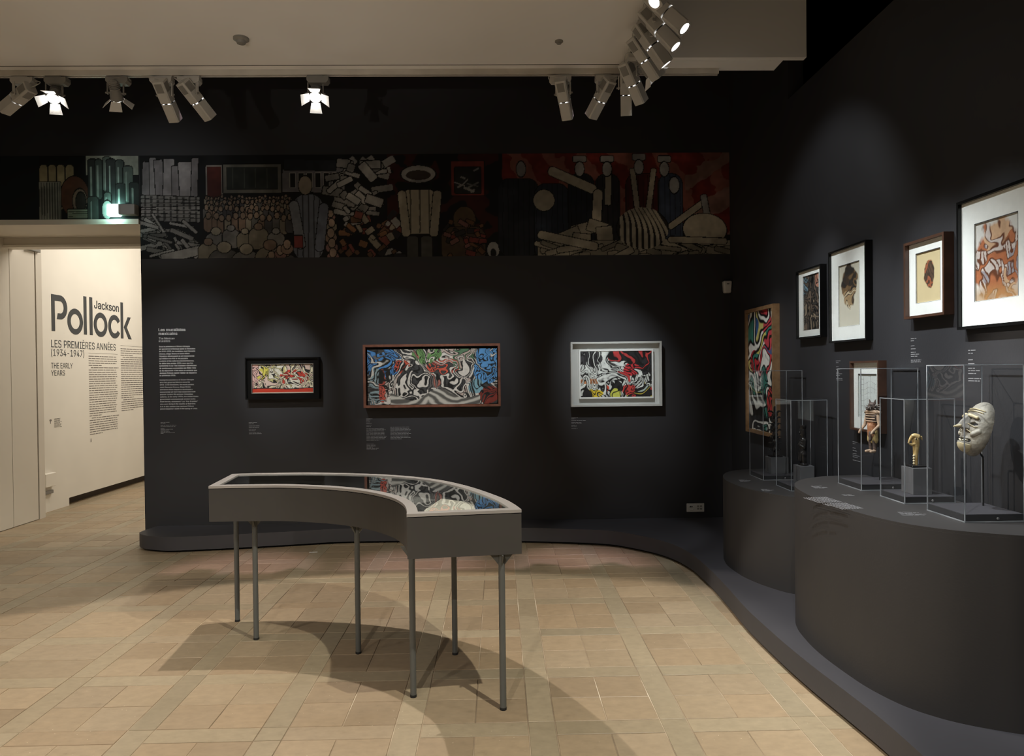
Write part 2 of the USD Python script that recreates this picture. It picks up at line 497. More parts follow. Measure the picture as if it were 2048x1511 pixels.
# walls, doorway and ceiling
back = cat(box(-3.42, 4.2, YB, YB + .62, 0, 5.2), box(-7.4, -3.42, YB, YB + .62, 3.10, 5.2))
structure('wall_back', back, 'wall_black', 'matt black gallery wall carrying the painted frieze and three framed paintings', 'wall')
right = extrude(sg.Polygon([(-3.5, 0), (YB, 0), (YB, 5.2), (5.54, 5.2), (5.54, 3.688), (-3.5, 3.688)]), 0, .12)
right = moved(right, lambda p: np.stack([XR + p[:, 2], p[:, 0], p[:, 1]], 1))
structure('wall_right', right, 'wall_black', 'matt charcoal partition wall hung with framed works on paper above the plinths', 'wall')
structure('wall_left', cat(box(XJ - .17, XJ, -4.2, 6.97, 0, 5.2)), 'rear_wall', 'plain grey side wall of the gallery before the doorway', 'wall')
structure('wall_rear', box(-7.4, 4.5, -4.3, -4.15, 0, 5.2), 'rear_wall', 'plain grey wall of the gallery behind the visitor', 'wall')
structure('wall_outer', box(4.3, 4.45, -4.2, 7.6, 0, 5.3), 'void_black', 'black outer wall in the dark void beyond the charcoal partition', 'wall')
structure('ceiling_upper', box(-7.4, 4.5, -4.3, 7.6, 5.2, 5.3), 'void_black', 'black upper ceiling in the void above the gallery', 'ceiling')
ceil = cat(box(-7.3, .985, -4.15, YC, ZC, ZC + .16), box(.985, 1.982, 4.90, YC, ZC, ZC + .16))
structure('ceiling', ceil, 'white_ceiling', 'plain off-white gallery ceiling that stops short of the black wall', 'ceiling')
structure('ceiling_well', cat(box(.985, 2.13, -4.15, 4.90, 4.95, 5.1), box(.93, .985, -4.15, 4.9, ZC + .16, 5.1)), 'white_ceiling', 'raised off-white ceiling recess beside the rail of spotlights', 'ceiling')
structure('ceiling_fascia', box(.985, 2.125, 4.85, 4.90, ZC + .002, 4.95), 'white_ceiling', 'upright off-white fascia closing the far end of the ceiling recess', 'ceiling')
structure('trim_1', box(-7.3, .98, 4.945, 4.952, ZC - .003, ZC), 'lamp_shade', 'thin seam line along the far edge of the ceiling', 'trim')

# lobby beyond the doorway
title_wall = moved(extrude(sg.box(8.2, 0, 14, 4.6).difference(sg.box(8.93, -1, 15, .095)), 0, .10), lambda p: np.stack([XT - .10 + p[:, 2], p[:, 0], p[:, 1]], 1))
structure('wall_title', title_wall, 'white_wall', 'bright cream lobby wall with the exhibition title, seen through the doorway', 'wall')
structure('wall_lobby', cat(box(XT - .16, XT - .10, 8.2, 14, 0, 4.6)), 'dark_recess', 'dark recess behind the open slot at the foot of the cream lobby wall', 'wall')
structure('wall_far', cat(box(XT, -1.6, 14, 14.1, 0, 4.6), box(-1.7, -1.6, YB + .62, 14, 0, 4.6)), 'white_wall', 'cream lobby walls hidden behind the black gallery wall', 'wall')
structure('ceiling_lobby', box(XT - .16, -1.6, YB + .62, 14.1, 4.6, 4.7), 'white_ceiling', 'off-white lobby ceiling behind the doorway', 'ceiling')
structure('trim_2', cat(box(XJ, -3.43, YB - .012, YB + .04, 3.048, 3.097), box(XJ, -3.43, YB + .04, 7.59, 3.05, 3.097)), 'white_wall', 'cream painted lintel edge and soffit over the wide doorway', 'trim')
structure('trim_3', box(XJ, -3.43, 7.59, 7.72, 2.972, 3.097), 'cream_door', 'cream header set back inside the doorway soffit', 'trim')
structure('trim_4', box(XJ, -3.43, 7.57, 7.72, 2.948, 2.972), 'white_wall', 'narrow cream strip under the doorway header', 'trim')
d1 = structure('door_1', box(XJ - .05, XJ, 6.972, 7.66, .006, 3.05), 'cream_door', 'tall cream door leaf folded back at the near side of the doorway', 'door')
d2 = structure('door_2', box(XJ - .05, XJ, 7.668, 8.075, .006, 3.05), 'cream_door', 'tall cream door leaf beside the door closer', 'door')
structure('trim_5', cat(box(XJ - .06, XJ - .02, 7.655, 7.672, 0, 3.05), box(XJ - .06, XJ - .015, 8.07, 8.10, 0, 3.05)), 'door_gap', 'dark gaps at the edges of the cream door leaves', 'trim')
structure('trim_6', box(XT, XJ, 8.098, 8.20, 0, 4.6), 'cream_door', 'cream door jamb between the door leaf and the lobby wall', 'trim')
t = thing('door_closer', 'slim grey door closer arm at the top of the cream door', 'door closer', (XJ, 7.95, 3.0))
part(t, 'casing', box(XJ, XJ + .035, 7.93, 8.14, 2.985, 3.02, .004), 'plastic_grey')
part(t, 'end_cap', box(XJ, XJ + .038, 7.912, 7.93, 2.983, 3.024, .003), 'rubber', label='black end cap')
t = thing('wall_box', 'small white service box low on the cream lobby wall', 'wall box', (XT, 8.5, .5))
part(t, 'cover', box(XT, XT + .05, 8.40, 8.60, .30, .46, .006), 'white_wall')
part(t, 'cable_cover', box(XT, XT + .03, 8.40, 8.58, .215, .255, .004), 'plastic_grey', label='grey strip under the box')

# ------------------------------------------------------------------ ceiling details, rails
for i, (x, y, s) in enumerate([(-1.591, 4.547, 1.0), (.415, 4.598, .55)]):
    t = thing('smoke_detector', ['round grey smoke detector on the ceiling above the three paintings', 'tiny dark ceiling sensor near the rail of clustered spotlights'][i], 'smoke detector', (x, y, ZC))
    part(t, 'base_plate', lathe([(0, ZC), (.048 * s, ZC), (.048 * s, ZC - .012 * s), (.03 * s, ZC - .022 * s)], 24, (x, y, 0)), 'plastic_grey', smooth=40)
    part(t, 'sensor_head', lathe([(.034 * s, ZC - .016 * s), (.026 * s, ZC - .035 * s), (0, ZC - .038 * s)], 24, (x, y, 0)), 'lamp_shade', smooth=40)
RZ = 3.672
t = thing('lighting_rail', 'long white lighting rail along the edge of the ceiling', 'lighting rail', (-2.5, 5.03, RZ))
part(t, 'channel', cat(box(-7.2, 1.575, 5.012, 5.022, RZ, ZC), box(-7.2, 1.575, 5.044, 5.054, RZ, ZC), box(-7.2, 1.575, 5.022, 5.044, RZ + .016, ZC)), 'rail_white')
part(t, 'conductor', box(-7.2, 1.57, 5.026, 5.040, RZ + .010, RZ + .017), 'lamp_dark', label='dark conductor slot')
t = thing('lighting_rail', 'white lighting rail running towards the visitor beside the ceiling recess', 'lighting rail', (.9, 3.0, RZ))
part(t, 'channel', cat(box(.884, .894, -2, 4.98, RZ, ZC), box(.916, .926, -2, 4.98, RZ, ZC), box(.894, .916, -2, 4.98, RZ + .016, ZC)), 'rail_white')
part(t, 'conductor', box(.898, .912, -2, 4.97, RZ + .010, RZ + .017), 'lamp_dark', label='dark conductor slot')


def prism(p0, d, e1, e2, a0, a1, h, c):
    """Chamfered square prism along d from a0 to a1."""
    q = [(-h + c, -h), (h - c, -h), (h, -h + c), (h, h - c), (h - c, h), (-h + c, h), (-h, h - c), (-h, -h + c)]
    pts = np.array([p0 + d * a + e1 * u + e2 * v for a in (a0, a1) for u, v in q])
    return trimesh.convex.convex_hull(pts)


def plate(p0, e1, e2, nrm, w, h, th):
    pts = np.array([p0 + e1 * a * w / 2 + e2 * b * h / 2 + nrm * c * th / 2 for a in (-1, 1) for b in (-1, 1) for c in (-1, 1)])
    return trimesh.convex.convex_hull(pts)


def lamp(label, x, y, d, along, kind='spot', drop=.130, light=None, glow='lens_glow', flip=1, cable=True):
    """A track lamp hung at (x, y): driver box on the rail, yoke, swivelling body aimed along d."""
    d = np.asarray(d, float) / np.linalg.norm(d)
    e1 = np.cross(d, [0, 0, 1.0])
    e1 /= np.linalg.norm(e1)
    e2 = np.cross(e1, d)
    z = np.array([0, 0, 1.0])
    al = np.array([1.0, 0, 0]) if along == 'x' else np.array([0, 1.0, 0])
    ac = np.cross(z, al)
    P = np.array([x, y, RZ - drop])
    t = thing('track_spotlight' if kind == 'spot' else 'barn_door_floodlight', label, 'spotlight' if kind == 'spot' else 'floodlight', (x, y, RZ))
    top = np.array([x, y, RZ])
    part(t, 'rail_adapter', trimesh.convex.convex_hull(np.array([top + al * a * .055 + ac * b * .016 + z * c for a in (-1, 1) for b in (-1, 1) for c in (-.012, -.0005)])), 'lamp_white' if kind == 'spot' else 'lamp_shade')
    bx = np.array([top + al * (flip * .02 + a * .075 * (1 if c > -.05 else .8)) + ac * b * .030 + z * c for a in (-1, 1) for b in (-1, 1) for c in (-.0125, -.040, -.058)])
    part(t, 'driver_box', trimesh.convex.convex_hull(bx), 'lamp_white' if kind == 'spot' else 'lamp_shade')
    h = .040
    for s in (-1, 1):
        a = P + e1 * s * (h + .011)
        b = np.array([a[0], a[1], RZ - .052])
        k = np.cross(z, e1)
        part(t, 'yoke_arm', trimesh.convex.convex_hull(np.array([q + e1 * i * .004 + k * j * .009 for q in (a - z * .01, b) for i in (-1, 1) for j in (-1, 1)])), 'lamp_white' if kind == 'spot' else 'lamp_shade')
    part(t, 'swivel_bolt', cyl(P - e1 * (h + .026), P + e1 * (h + .026), .007, n=8), 'lamp_shade')
    if kind == 'spot':
        part(t, 'rear_body', prism(P, d, e1, e2, -.105, .045, h, .008), 'lamp_white')
        for s in (-1, 1):
            part(t, 'vent', plate(P - d * .06 + e2 * s * h, e1, d, e2, .05, .062, .003), 'lamp_shade')
            part(t, 'vent', plate(P - d * .06 + e1 * s * h, e2, d, e1, .05, .062, .003), 'lamp_shade')
        part(t, 'joint', cyl(P + d * .043, P + d * .056, .034, n=16), 'lamp_dark')
        g = P + d * .050 + e2 * .002
        part(t, 'light_slot', cat(plate(g + e1 * .018, e1, d, e2, .014, .005, .076), plate(g - e1 * .02, e1, d, e2, .008, .004, .076)), 'leak_glow')
        body = prism(P, d, e1, e2, .054, .182, h * .97, .008)
        hole = cyl(P + d * .16, P + d * .20, .031, n=20)
        front = Manifold.hull_points(np.array(body.vertices)) - Manifold.hull_points(np.array(hole.vertices))
        part(t, 'front_body', front, 'lamp_white')
        part(t, 'lens', cyl(P + d * .1585, P + d * .164, .0305, n=20), glow)
        tip, tail = P + d * .21, P - d * .105
    else:
        part(t, 'rear_body', tube([P - d * .085, P - d * .078, P - d * .02, P + d * .015, P + d * .045], [.022, .029, .033, .041, .043], 18), 'lamp_shade', smooth=35)
        part(t, 'cooling_fin', cat(*[cyl(P - d * a, P - d * (a - .005), .037, n=18) for a in (.072, .060, .048, .036)]), 'lamp_shade')
        o = P + d * .046
        part(t, 'lens', cyl(o - d * .002, o + d * .003, .036, n=20), glow)
        for s, q, w in ((1, e1, e2), (-1, e1, e2), (1, e2, e1), (-1, e2, e1)):
            dirn = d * .66 + q * s * .75
            nn = np.cross(w, dirn)
            base = o + q * s * .041
            pts = []
            for c_ in (-1, 1):
                for aa, ww in ((0, .030), (.070, .042)):
                    for b_ in (-1, 1):
                        pts.append(base + dirn * aa + w * b_ * ww + nn * c_ * .0012)
            part(t, 'barn_door_flap', trimesh.convex.convex_hull(np.array(pts)), 'flap_white')
        tip, tail = P + d * .075, P - d * .10
    if cable:
        a, b = tail, top + al * flip * .10 - z * .03
        mid = (a + b) / 2 + al * flip * .05 + ac * .02 - d * .05
        ss = np.linspace(0, 1, 14)[:, None]
        part(t, 'cable', tube((1 - ss) ** 2 * a + 2 * ss * (1 - ss) * mid + ss ** 2 * b, .0028, 6), 'lamp_white' if kind == 'spot' else 'lamp_shade', smooth=True)
    if light:
        watts, half, soft, col = light
        spot(numbered(t, 'lamp_light'), tip + 0 - LOC[t], d, watts, half, soft, col)
    return t


def at(x, y, target, drop=.130):
    return np.array(target, float) - np.array([x, y, RZ - drop])


RY = 5.033
PIC = NEUTRAL
lamp('white track spotlight at the far left end of the long rail, tilted to the left', -3.28, RY, (-.84, .30, -.42), 'x', light=(130, 26, .8, WARM), flip=1)
lamp('glaring barn door floodlight between the leftmost spotlight and a dark floodlight', -3.05, RY, (.12, -.55, -.80), 'x', 'flood', .125, light=(55, 60, .5, WARM), glow='lens_hot')
lamp('dark-bodied barn door floodlight hanging upright, lit flap at its lower end', -2.63, RY, at(-2.63, RY, (-3.02, YB, 1.45)), 'x', 'flood', .115, light=(95, 20, .85, PIC), glow='lens_glow')
lamp('white track spotlight with its round snout down, above the black framed painting', -2.29, RY, at(-2.29, RY, (-2.07, YB, 1.55)), 'x', light=(190, 12, 1.0, PIC), flip=-1)
lamp('white track spotlight leaning to the right, its cable crossing from its neighbour', -2.10, RY, at(-2.10, RY, (-.80, YB, 1.50)), 'x', light=(150, 17, 1.0, PIC), flip=-1)
lamp('bright barn door floodlight alone in the middle of the rail, four glowing flaps', -1.25, RY, (.10, -.62, -.78), 'x', 'flood', .125, light=(290, 51, .08, (1, .90, .80)), glow='lens_hot', cable=False)
lamp('white track spotlight above the white framed painting, leaning to the right', .48, RY, at(.48, RY, (1.16, YB, 1.50)), 'x', light=(210, 16, 1.0, PIC), flip=-1)
lamp('white track spotlight above the white framed painting, leaning to the left', .76, RY, at(.76, RY, (-.45, YB, 1.50)), 'x', light=(150, 17, 1.0, PIC), flip=1)
TX = .905
lamp('white track spotlight hanging straight down at the far end of the clustered rail', TX, 4.93, at(TX, 4.93, (1.15, 6.3, .2)), 'y', light=(60, 13, .5, PIC), flip=-1)
lamp('white track spotlight lowest in the cluster, round lens turned down to the right', TX, 4.755, at(TX, 4.755, (2.2, 5.95, 1.55)), 'y', light=(100, 15, 1.0, PIC), flip=-1)
lamp('white track spotlight half hidden behind the lowest lamp of the cluster', TX, 4.38, at(TX, 4.38, (2.2, 5.0, 2.0)), 'y', light=(100, 17, 1.0, PIC), flip=-1)
lamp('small barn door floodlight with crumpled bright flaps on the right of the cluster', TX + .07, 4.57, (.52, .12, -.50), 'y', 'flood', .15, light=(25, 40, .6, PIC), glow='lens_glow')
lamp('white track spotlight in the middle of the cluster, just above the crumpled flaps', TX, 4.205, at(TX, 4.205, (2.2, 4.35, 1.75)), 'y', light=(112, 17, 1.0, PIC), flip=-1)
lamp('white track spotlight in the upper middle of the cluster, over the ceiling recess', TX, 4.03, at(TX, 4.03, (2.2, 3.62, 1.85)), 'y', light=(112, 17, 1.0, PIC), flip=-1)
lamp('white track spotlight second from the top of the cluster, lens aimed at the wall', TX, 3.855, at(TX, 3.855, (2.2, 3.15, 1.9)), 'y', light=(75, 17, 1.0, PIC), flip=-1)
lamp('white track spotlight cut by the top edge, its body slanting the other way', TX, 3.60, (-.55, -.30, -.62), 'y', light=(40, 20, .6, WARM), flip=1)
spot('/World/rail_lamp_light_003', (TX, 3.2, 3.5), at(TX, 3.2, (2.2, 3.1, 1.2)), 75, 16, .9, PIC)

# ------------------------------------------------------------------ the wavy platform and the two curved plinths
edge = [(-3.33, 6.80), (-3.34, 6.69), (-3.26, 6.57), (-3.165, 6.515), (-2.96, 6.46), (-2.62, 6.495), (-2.0, 6.60), (-1.40, 6.70), (-.56, 6.685), (.21, 6.61), (.69, 6.525), (.98, 6.44), (1.235, 6.22), (1.395, 5.99), (1.475, 5.76),
        (1.512, 5.50), (1.520, 5.15), (1.510, 4.76), (1.487, 4.21), (1.495, 3.80), (1.515, 3.46), (1.548, 3.13), (1.570, 2.85), (1.572, 2.62), (1.565, 2.30), (1.60, 1.9), (1.78, 1.5), (2.0, 1.3)]
c = open_curve(edge, 150)
poly = sg.Polygon(list(map(tuple, c)) + [(XR, 1.25), (XR, YB), (-3.30, YB)]).buffer(0)
inner = poly.buffer(-.045)
low = structure('floor_platform', extrude(poly, .022, .145), 'plinth_grey', 'low dark grey platform with a wavy front edge running along the black walls', 'platform', smooth=30)
part(low, 'toe_kick', extrude(inner, -.003, .022), 'shadow_gap', label='black recess under the platform')


def plinth(pts, z1, label):
    p = sg.Polygon(list(map(tuple, pts))).buffer(0).intersection(sg.box(-9, -9, XR - .004, 99))
    t = thing('display_plinth', label, 'plinth', (2.0, p.centroid.y, .145))
    part(t, 'side_panel', extrude(p, .145, z1 - .012), 'pedestal_grey', smooth=30)
    part(t, 'top_board', extrude(p.buffer(-.0005), z1 - .012, z1), 'pedestal_grey', smooth=30)
    return t


Z2, Z1 = .93, .77
o2 = open_curve([(2.30, 2.735), (2.057, 2.765), (1.969, 2.803), (1.831, 2.889), (1.716, 3.035), (1.648, 3.27), (1.620, 3.62), (1.640, 3.87), (1.69, 4.06), (1.834, 4.265), (2.05, 4.372), (2.30, 4.395)], 110)
o1 = open_curve([(2.30, 4.43), (2.05, 4.475), (1.874, 4.561), (1.784, 4.696), (1.732, 4.819), (1.69, 5.0), (1.678, 5.21), (1.717, 5.45), (1.836, 5.703), (1.946, 5.80), (2.06, 5.84), (2.30, 5.86)], 110)
plinth(o2, Z2, 'tall near dark grey oval plinth carrying the carved mask case')
plinth(o1, Z1, 'lower dark grey oval plinth further back, carrying two black figures')

# ------------------------------------------------------------------ the curved display table
outer = [(-1.713, 4.62), (-1.544, 4.639), (-1.307, 4.638), (-1.073, 4.604), (-.75, 4.508), (-.555, 4.405), (-.365, 4.25), (-.191, 4.018), (-.04, 3.726), (.048, 3.51), (.101, 3.293)]
innr = [(-.42, 3.227), (-.452, 3.423), (-.518, 3.605), (-.625, 3.765), (-.826, 3.949), (-1.049, 4.058), (-1.299, 4.118), (-1.464, 4.123), (-1.666, 4.121)]
TS = 1.0156
tp = sg.Polygon(list(map(tuple, open_curve(outer, 60) * TS)) + list(map(tuple, open_curve(innr, 60) * TS)))
ZB, ZT = .742, .950
t = thing('display_table', 'curved dark grey glass-topped display table on six thin legs', 'display table', (-.9, 4.0, 0))
part(t, 'rim', extrude(tp.difference(tp.buffer(-.050, join_style=2)), ZT - .014, ZT), 'table_rim', smooth=30, label='pale metal rim around the glass')
part(t, 'side_panel', extrude(tp.buffer(-.001).difference(tp.buffer(-.018, join_style=2)), ZB + .012, ZT - .018), 'table_body', smooth=30)
part(t, 'seam', extrude(tp.buffer(-.004).difference(tp.buffer(-.02, join_style=2)), ZT - .020, ZT - .013), 'shadow_gap')
part(t, 'underside', extrude(tp.buffer(-.001), ZB, ZB + .012), 'table_body')
part(t, 'display_bed', extrude(tp.buffer(-.019, join_style=2), .858, .866), 'case_cloth', label='dark cloth bed under the glass')
part(t, 'glass', extrude(tp.buffer(-.0505, join_style=2), ZT - .011, ZT - .005), 'table_glass', label='clear glass top')
LG = [(-1.706, 4.650), (-1.476, 4.325), (-.815, 4.080), (-.436, 3.520), (-.262, 4.040), (.006, 3.368)]
for k, (x, y) in enumerate(LG):
    lp = part(t, 'leg', cyl((x, y, .012), (x, y, ZB), .0155, n=20), 'table_leg', smooth=40)
    part(lp, 'foot', cyl((x, y, 0), (x, y, .012), .0165, n=20), 'rubber', smooth=40, label='black foot')
    a = [0.12, 0.12, -.35, 1.35, -.75, .12][k]
    gm = []
    for s in (a, a + math.pi / 2):
        u = np.array([math.cos(s), math.sin(s), 0])
        n_ = np.array([-math.sin(s), math.cos(s), 0])
        q = [(-.058, ZB - .001), (.058, ZB - .001), (.014, ZB - .056), (-.014, ZB - .056)]
        gm.append(trimesh.convex.convex_hull(np.array([np.array([x, y, 0]) + u * b + np.array([0, 0, zz]) + n_ * w for b, zz in q for w in (-.003, .003)])))
    part(lp, 'bracket', cat(*gm), 'table_leg', label='triangular bracket under the table')
ZD = .8665


def sheet(name, label, pts, m, th=.003, z=ZD, lines=0, grp=None):
    t2 = thing(name, label, 'document', (pts[0][0], pts[0][1], z), grp)
    part(t2, 'page', extrude(sg.Polygon(pts), z, z + th), m)
    if lines:
        a, b, c_, d_ = [np.array(p) for p in pts[:4]]
        ms = []
        for i in range(lines):
            f = .18 + .66 * i / max(lines - 1, 1)
            p, q = a + (d_ - a) * f, b + (c_ - b) * f
            for g0, g1 in ((.12, .44), (.56, .88)):
                u, v = p + (q - p) * g0, p + (q - p) * g1
                n_ = (d_ - a) / np.linalg.norm(d_ - a) * .0035
                ms.append(extrude(sg.Polygon([u - n_, v - n_, v + n_, u + n_]), z + th, z + th + .0004))
        part(t2, 'print', cat(*ms), 'text_fine')


sheet('open_book', 'large pale open sheet lying under the glass near the front end of the table', [(-.40, 3.78), (-.335, 4.12), (-.15, 3.98), (-.105, 3.50), (-.375, 3.50)], 'paper', .003, lines=0)
sheet('printed_leaf', 'smaller cream leaf with print on top of the large pale sheet', [(-.33, 3.55), (-.16, 3.57), (-.18, 3.78), (-.33, 3.76)], 'paper', .002, ZD + .0035, lines=7)
sheet('folded_sheet', 'dark printed sheet under the glass where the table curves', [(-.70, 4.05), (-.50, 3.90), (-.36, 4.08), (-.56, 4.27)], 'paper_dark', .003)
sheet('blue_reflection', 'pale blue patch under the glass in mid table, coloured as a reflection of the painting', [(-.86, 4.10), (-.77, 4.07), (-.74, 4.20), (-.83, 4.23)], 'reflection_blue', .003)  # reflection of the long painting put in as a blue sheet
sheet('pink_card', 'small brown-pink card lying beside the pale blue patch', [(-.745, 4.055), (-.70, 4.04), (-.67, 4.17), (-.715, 4.185)], 'doll_pale', .003)
sheet('dark_page', 'dark page lying under the glass at the left end of the table', [(-1.55, 4.22), (-1.30, 4.23), (-1.30, 4.45), (-1.55, 4.44)], 'paper_dark', .003)
sheet('dark_page', 'second dark page to the right of the one at the left end of the table', [(-1.20, 4.20), (-1.00, 4.16), (-.96, 4.36), (-1.17, 4.42)], 'paper_dark', .003)

# ------------------------------------------------------------------ wall fittings
t = thing('exit_sign', 'glowing pale green emergency exit lamp over the doorway', 'exit sign', (-3.56, YB, 3.118))
part(t, 'diffuser', box(-3.698, -3.586, YB - .075, YB - .012, 3.118, 3.228, .006), 'exit_glow', label='glowing blue-green diffuser')
part(t, 'housing', box(-3.585, -3.430, YB - .085, YB, 3.126, 3.226, .005), 'plastic_grey', label='grey housing')
part(t, 'back_plate', box(-3.69, -3.585, YB - .012, YB, 3.124, 3.224), 'plastic_grey')
t = thing('alarm_sensor', 'small white motion sensor high in the corner of the charcoal wall', 'sensor', (2.22, 6.88, 2.33))
part(t, 'casing', Manifold.batch_hull([Manifold.sphere(.014, 12).translate(p) for p in [(2.205, 6.895, 2.435), (2.262, 6.895, 2.435), (2.205, 6.93, 2.435), (2.262, 6.93, 2.435), (2.212, 6.90, 2.345), (2.256, 6.90, 2.345), (2.212, 6.93, 2.345), (2.256, 6.93, 2.345)]]), 'plastic_white', smooth=40)
part(t, 'window', box(2.222, 2.245, 6.876, 6.884, 2.413, 2.421), 'lamp_dark', label='dark slot')
t = thing('wall_socket', 'white double wall socket low on the black wall near the corner', 'socket', (1.914, YB, .2))
part(t, 'plate', extrude(ring(1.828, 2.0, .202, .285, .0), 0, .01) if False else box(1.828, 2.0, YB - .010, YB, .202, .285, .002), 'plastic_white')
part(t, 'outlet', on_back(lathe([(.030, .0101), (.028, .0125), (.024, .0125), (.022, .0102), (0, .0102)], 24, (0, 0, 0)).apply_translation([1.872, .244, 0])), 'plastic_white', smooth=40)
part(t, 'earth_pin', cat(on_back(extrude(sg.Point(1.865, .254).buffer(.006), .0104, .0125)), on_back(extrude(sg.Point(1.879, .254).buffer(.006), .0104, .0125))), 'lamp_dark', label='dark pin holes')
part(t, 'data_port', cat(*[box(1.930 + .028 * i, 1.950 + .028 * i, YB - .0112, YB - .010, .225 + .025 * j, .240 + .025 * j) for i in range(2) for j in range(2)]), 'plastic_grey', label='grey data ports')
single('wire_scrap', tube([(-1.70, 6.39, .004), (-1.68, 6.385, .005), (-1.66, 6.395, .004), (-1.63, 6.40, .004)], .004, 6), 'litter_grey', 'tiny pale scrap on the floor in front of the platform', 'scrap')

# ------------------------------------------------------------------ painted surfaces: plain generic abstract stand-ins for the artworks, colour per vertex
def grid(u0, u1, v0, v1, step):
    nu, nv = max(int((u1 - u0) / step), 2) + 1, max(int((v1 - v0) / step), 2) + 1
    U, V = np.meshgrid(np.linspace(u0, u1, nu), np.linspace(v0, v1, nv))
    i = np.arange(nu * nv).reshape(nv, nu)
    a, b, c_, d = i[:-1, :-1].ravel(), i[:-1, 1:].ravel(), i[1:, 1:].ravel(), i[1:, :-1].ravel()
    f = np.vstack([np.stack([a, b, c_], 1), np.stack([a, c_, d], 1)])
    return trimesh.Trimesh(np.stack([U.ravel(), V.ravel(), 0 * U.ravel()], 1), f, process=False), U.ravel(), V.ravel()


def pts3(x, y, k):
    return np.stack([x, y, np.full_like(x, k)], -1)


def swirls(x, y, seed, palette, weights, levels=7.0, warp=1.6, line=.16, ink=(.008, .008, .008), zones=(), line_gain=1.0):
    """Interlocking flowing patches with dark outlines; zones pull the colour towards (cx, cy, rx, ry, colour, chance)."""
    p = pts3(x * .78, y * .78, seed * 3.7)
    w1, w2 = fbm(p * 1.0, 3, seed), fbm(p * 1.0 + 7.1, 3, seed + 3)
    q = pts3(x * .78 + warp * (w1 - .5), y * .78 + warp * (w2 - .5), seed * 1.3)
    g = fbm(q * 1.15, 3, seed + 9) * levels * 2.2 + .55 * np.sin(3.1 * q[..., 0] + 2.3 * np.sin(2.2 * q[..., 1] + seed))
    h = fbm(q * .8 + 3.3, 2, seed + 21) * 5
    cell = np.floor(g).astype(int)
    fr = g - cell
    code = (cell * 7 + np.floor(h).astype(int) * 13 + seed) % 997
    hsh = ((code * 2654435761) % 1009) / 1009.0
    cw = np.cumsum(np.array(weights, float) / np.sum(weights))
    col = np.array(palette, float)[np.searchsorted(cw, hsh * .9999)]
    h2 = ((code * 40503 + 77) % 503) / 503.0
    for cx, cy, rx, ry, colr, chance in zones:
        d = ((x - cx) / rx) ** 2 + ((y - cy) / ry) ** 2 + (noise(p * 3, seed + 5) - .5) * .9
        sel = (d < 1) & (h2 < chance)
        col[sel] = colr
        h2 = (h2 * 7.31) % 1.0
    lw = line * 1.7 * line_gain * (.35 + 1.1 * fbm(p * 2.2, 2, seed + 31))
    col = col * (.82 + .36 * fbm(p * 9, 2, seed + 41))[:, None]
    hatch = (np.sin(34 * q[..., 0] + 9 * q[..., 1]) > .55) & (((code * 9173) % 89) / 89.0 < .16)
    col[hatch] = ink
    k = np.clip(np.minimum(fr, 1 - fr) / np.maximum(lw, 1e-4) * 2 - .7, 0, 1)[:, None]
    return np.clip(np.array(ink) * (1 - k) + col * k, 0, 1)


def sketch(x, y, seed, paper, palette, weights, cx, cy, rx, ry, ink=(.05, .035, .025), levels=6, taper=.25):
    """A loose closed drawing in the middle of a sheet of paper."""
    c_ = swirls(x, y, seed, palette, weights, levels, 1.3, .13, ink)
    p = pts3(x, y, seed)
    k = 1 + taper * (y - cy) / ry
    d = np.sqrt(((x - cx) / (rx * k)) ** 2 + ((y - cy) / ry) ** 2) + (fbm(p * 2.0, 3, seed + 2) - .5) * .55
    a = np.clip((1.0 - d) * 9, 0, 1)[:, None]
    base = np.array(paper) * (.94 + .12 * fbm(p * 1.5, 3, seed + 8))[:, None]
    return base * (1 - a) + c_ * a


def canvas(t, place, u0, u1, v0, v1, w, fn, step=.0042, name='canvas', scale=None):
    g, U, V = grid(u0, u1, v0, v1, step)
    s = scale or 3.2 / (v1 - v0)
    g.vertices[:, 2] = w
    part(t, name, place(g), 'artwork', paint=fn((U - u0) * s, (V - v0) * s), smooth=False)


def hang(name, label, catname, place, u0, u1, v0, v1, group=None):
    o = place(trimesh.Trimesh([[(u0 + u1) / 2, v0, 0]] * 3, [[0, 1, 2]], process=False)).vertices[0]
    return thing(name, label, catname, o, group)


def flat(place, poly, w0, w1):
    return place(extrude(poly, w0, w1))


# --- back wall: black framed painting
u0, u1, v0, v1 = -2.418, -1.716, 1.354, 1.755
t = hang('framed_painting', 'small painting with a red lower band in a wide glossy black frame', 'painting', on_back, u0, u1, v0, v1)
part(t, 'frame', flat(on_back, ring(u0, u1, v0, v1, .058), 0, .052), 'frame_black')
part(t, 'outer_bead', flat(on_back, ring(u0, u1, v0, v1, .013), .052, .070), 'frame_black')
part(t, 'inner_lip', flat(on_back, ring(u0 + .055, u1 - .055, v0 + .055, v1 - .060, .006), .044, .056), 'frame_edge_silver', label='thin silver inner edge')
part(t, 'backing', flat(on_back, sg.box(u0 + .02, v0 + .02, u1 - .02, v1 - .02), .004, .030), 'frame_black')


def art1(x, y):
    W = 3.2 * .57 / .27
    c_ = swirls(x, y, 3, [(.72, .66, .46), (.74, .70, .58), (.66, .50, .42), (.02, .02, .02), (.60, .54, .24), (.50, .07, .04)], [4, 5, 2, 4.5, 1.2, .4], 5.0, 2.0, .20, zones=[(4.6, 1.7, 1.5, .8, (.55, .05, .03), .5), (.3, 1.9, .5, 2, (.72, .45, .40), .9), (1.2, 2.1, .7, .8, (.66, .58, .10), .5)])
    edge_ = .46 + .05 * np.sin(x * 1.2)
    c_[y < edge_] = (.56, .045, .02)
    c_[(y > edge_) & (y < edge_ + .09)] = (.02, .02, .02)
    c_[(y < .1)] = (.70, .62, .48)
    return c_


